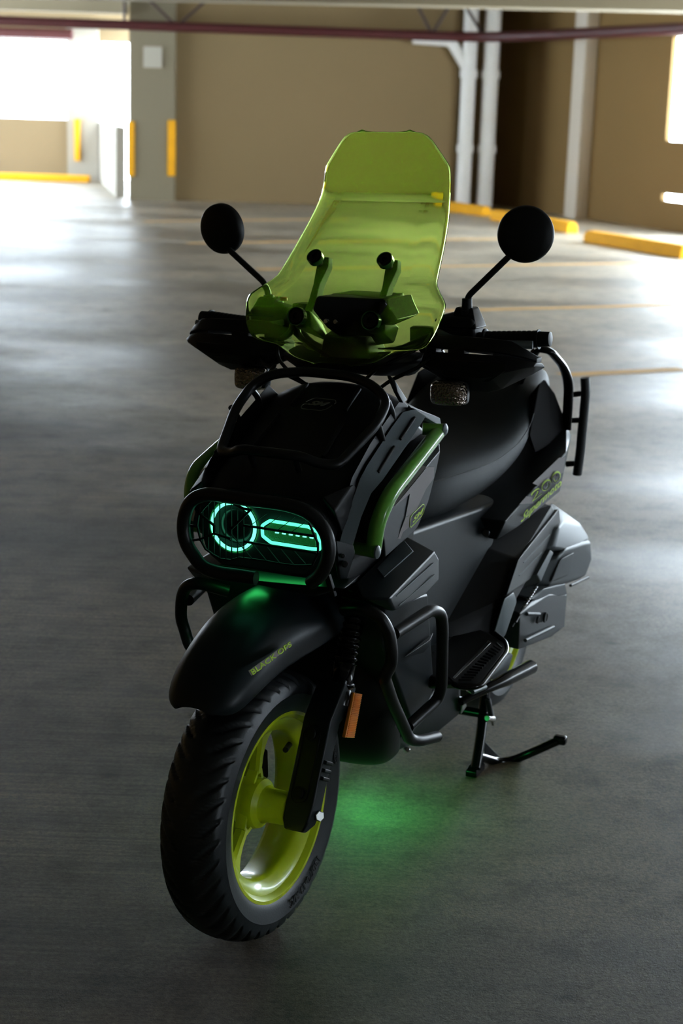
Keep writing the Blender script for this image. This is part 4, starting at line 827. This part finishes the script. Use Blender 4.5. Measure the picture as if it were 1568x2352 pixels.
hull('bar_clamp', [(-.36, -.045, 1.09), (-.36, .045, 1.09), (-.42, -.05, 1.10), (-.42, .05, 1.10), (-.36, -.06, 1.03), (-.36, .06, 1.03), (-.44, -.06, 1.03), (-.44, .06, 1.03)], M_black, HB, bevel=.005)
hull('bar_cover', [(-.33, -.09, 1.04), (-.33, .09, 1.04), (-.36, -.15, 1.045), (-.36, .15, 1.05), (-.44, -.15, 1.06), (-.44, .15, 1.06), (-.34, -.09, 1.02), (-.34, .09, 1.02), (-.44, -.12, 1.01), (-.44, .12, 1.01)], M_black, HB, bevel=.01)
tubes('control_cable', [[(-.43, .17, 1.10), (-.36, .15, 1.07), (-.33, .08, 1.035), (-.36, .03, .99)], [(-.44, .19, 1.085), (-.37, .17, 1.045), (-.34, .10, 1.01), (-.37, .05, .97)], [(-.43, -.17, 1.10), (-.37, -.165, 1.04), (-.35, -.10, 1.0), (-.37, -.05, .97)], [(-.44, -.19, 1.08), (-.36, -.20, 1.03), (-.33, -.14, 1.02), (-.36, -.06, .98)], [(-.42, -.14, 1.12), (-.36, -.10, 1.08), (-.35, -.03, 1.05)]], .0038, M_gloss, HB, rad=.05)
# windscreen
rows = []
SCR = ((1.042, -.314, .050, -.314), (1.046, -.314, .078, -.316), (1.054, -.314, .100, -.318), (1.072, -.316, .128, -.322), (1.0765, -.317, .142, -.324), (1.0785, -.317, .182, -.327), (1.084, -.318, .192, -.328), (1.104, -.323, .206, -.333), (1.135, -.330, .214, -.345), (1.156, -.340, .2165, -.358), (1.164, -.345, .212, -.366), (1.178, -.357, .193, -.384), (1.192, -.370, .177, -.403), (1.198, -.376, .1735, -.410), (1.250, -.425, .164, -.462), (1.310, -.485, .152, -.514), (1.345, -.522, .1445, -.533), (1.358, -.530, .1430, -.540), (1.400, -.535, .1400, -.545), (1.412, -.536, .1375, -.546), (1.420, -.5365, .132, -.546), (1.458, -.540, .104, -.543), (1.470, -.541, .094, -.542), (1.4765, -.541, .080, -.541), (1.478, -.541, .070, -.541))
for z, xc, w_, xw in SCR:
    half = [(xw, w_, z), (xw+(xc-xw)*.25, w_*.9, z), (xc-.001, w_*.70, z), (xc, w_*.66, z), (xc+.001, w_*.33, z)]
    rows.append(half+[(xc+.0015, 0, z)]+[(a, -b, c) for a, b, c in reversed(half)])
vv, ff = loft(rows, closed=False)
WS = build('windscreen', vv, ff, M_screen, SC, solid=.0042, off=-1, sub=1); WS['label'] = 'transparent green windscreen'
for sg in (-1, 1):
    ku = Vector((-.395, .076*sg, 1.231)); kl = Vector((-.318, .080*sg, 1.128)); ax = Vector((.80, 0, .6)); a2 = Vector((.97, 0, .2))
    ku += Vector((.010, 0, .004))
    for c_, x_, r_ in ((ku, ax, .0125), (kl, a2, .0145)):
        lathe('screen_knob', [(-.02, r_*.6), (-.006, r_*.62), (-.004, r_), (.007, r_), (.009, r_*.9), (.009, r_*.5), (.005, r_*.45), (.005, 0)], c_, x_, M_black, WS, 28)
        v, f = lathe_geo([(-.002, r_*1.02), (.009, r_*1.16), (.010, r_*1.28), (-.002, r_*1.28)], c_, x_, 32, ring=True); build('knob_collar', v, f, M_collar, WS)
    vv, ff = loft([[(x_, y_*sg, z_) for x_, y_, z_ in r] for r in ([(-.335, .068, 1.115), (-.335, .090, 1.115), (-.365, .090, 1.115), (-.365, .068, 1.115)], [(-.362, .066, 1.15), (-.362, .082, 1.15), (-.39, .082, 1.15), (-.39, .066, 1.15)], [(-.385, .068, 1.185), (-.385, .082, 1.185), (-.41, .082, 1.18), (-.41, .068, 1.18)], [(-.410, .062, 1.218), (-.410, .088, 1.218), (-.43, .088, 1.212), (-.43, .062, 1.212)], [(-.412, .062, 1.236), (-.412, .088, 1.236), (-.43, .088, 1.232), (-.43, .062, 1.232)])])
    build('screen_bracket', vv, ff, M_black, WS, bevel=.002)
    hull('bracket_foot', [(q[0], q[1]*sg, q[2]) for q in [(-.335, .062, 1.14), (-.335, .098, 1.14), (-.335, .062, 1.105), (-.335, .098, 1.105), (-.40, .07, 1.11), (-.40, .10, 1.11), (-.42, .08, 1.075), (-.40, .05, 1.07), (-.38, .06, 1.09)]], M_black, WS, bevel=.004)
# turn signals
for sg, (cx_, cy_, cz_) in ((1, (-0.362,0.2213,0.9944)), (-1, (-0.372,-0.2177,0.9916))):
    c_ = Vector((cx_, cy_, cz_))
    loops = []
    for dx, s in ((.022, .55), (.018, .85), (.010, 1.0), (-.006, 1.04)):
        loops.append([c_+Vector((dx, math.copysign(abs(math.cos(t))**.42, math.cos(t))*.034*s, math.copysign(abs(math.sin(t))**.42, math.sin(t))*.0225*s)) for t in [2*math.pi*k/28 for k in range(28)]])
    vv, ff = loft(loops); g = build('turn_signal', vv, ff, M_lens, SC, sharp=60)
    loops = []
    for dx, s in ((-.006, 1.06), (-.016, 1.06), (-.030, .85), (-.036, .4)):
        loops.append([c_+Vector((dx, math.copysign(abs(math.cos(t))**.42, math.cos(t))*.034*s, math.copysign(abs(math.sin(t))**.42, math.sin(t))*.0225*s)) for t in [2*math.pi*k/28 for k in range(28)]])
    vv, ff = loft(loops); build('signal_housing', vv, ff, M_black, g, sharp=60)
    lathe('signal_bulb', [(-.012, 0), (-.010, .006), (0, .008), (.006, .005), (.008, 0)], c_+Vector((.0, -.008*sg, 0)), (1, 0, 0), M_amber, g, 16)
    tube('signal_stalk', [c_+Vector((-.02, 0, .01)), c_+Vector((-.03, -.03*sg, .03)), c_+Vector((-.05, -.09*sg, .05))], .006, M_black, g)
STEER[0] = False
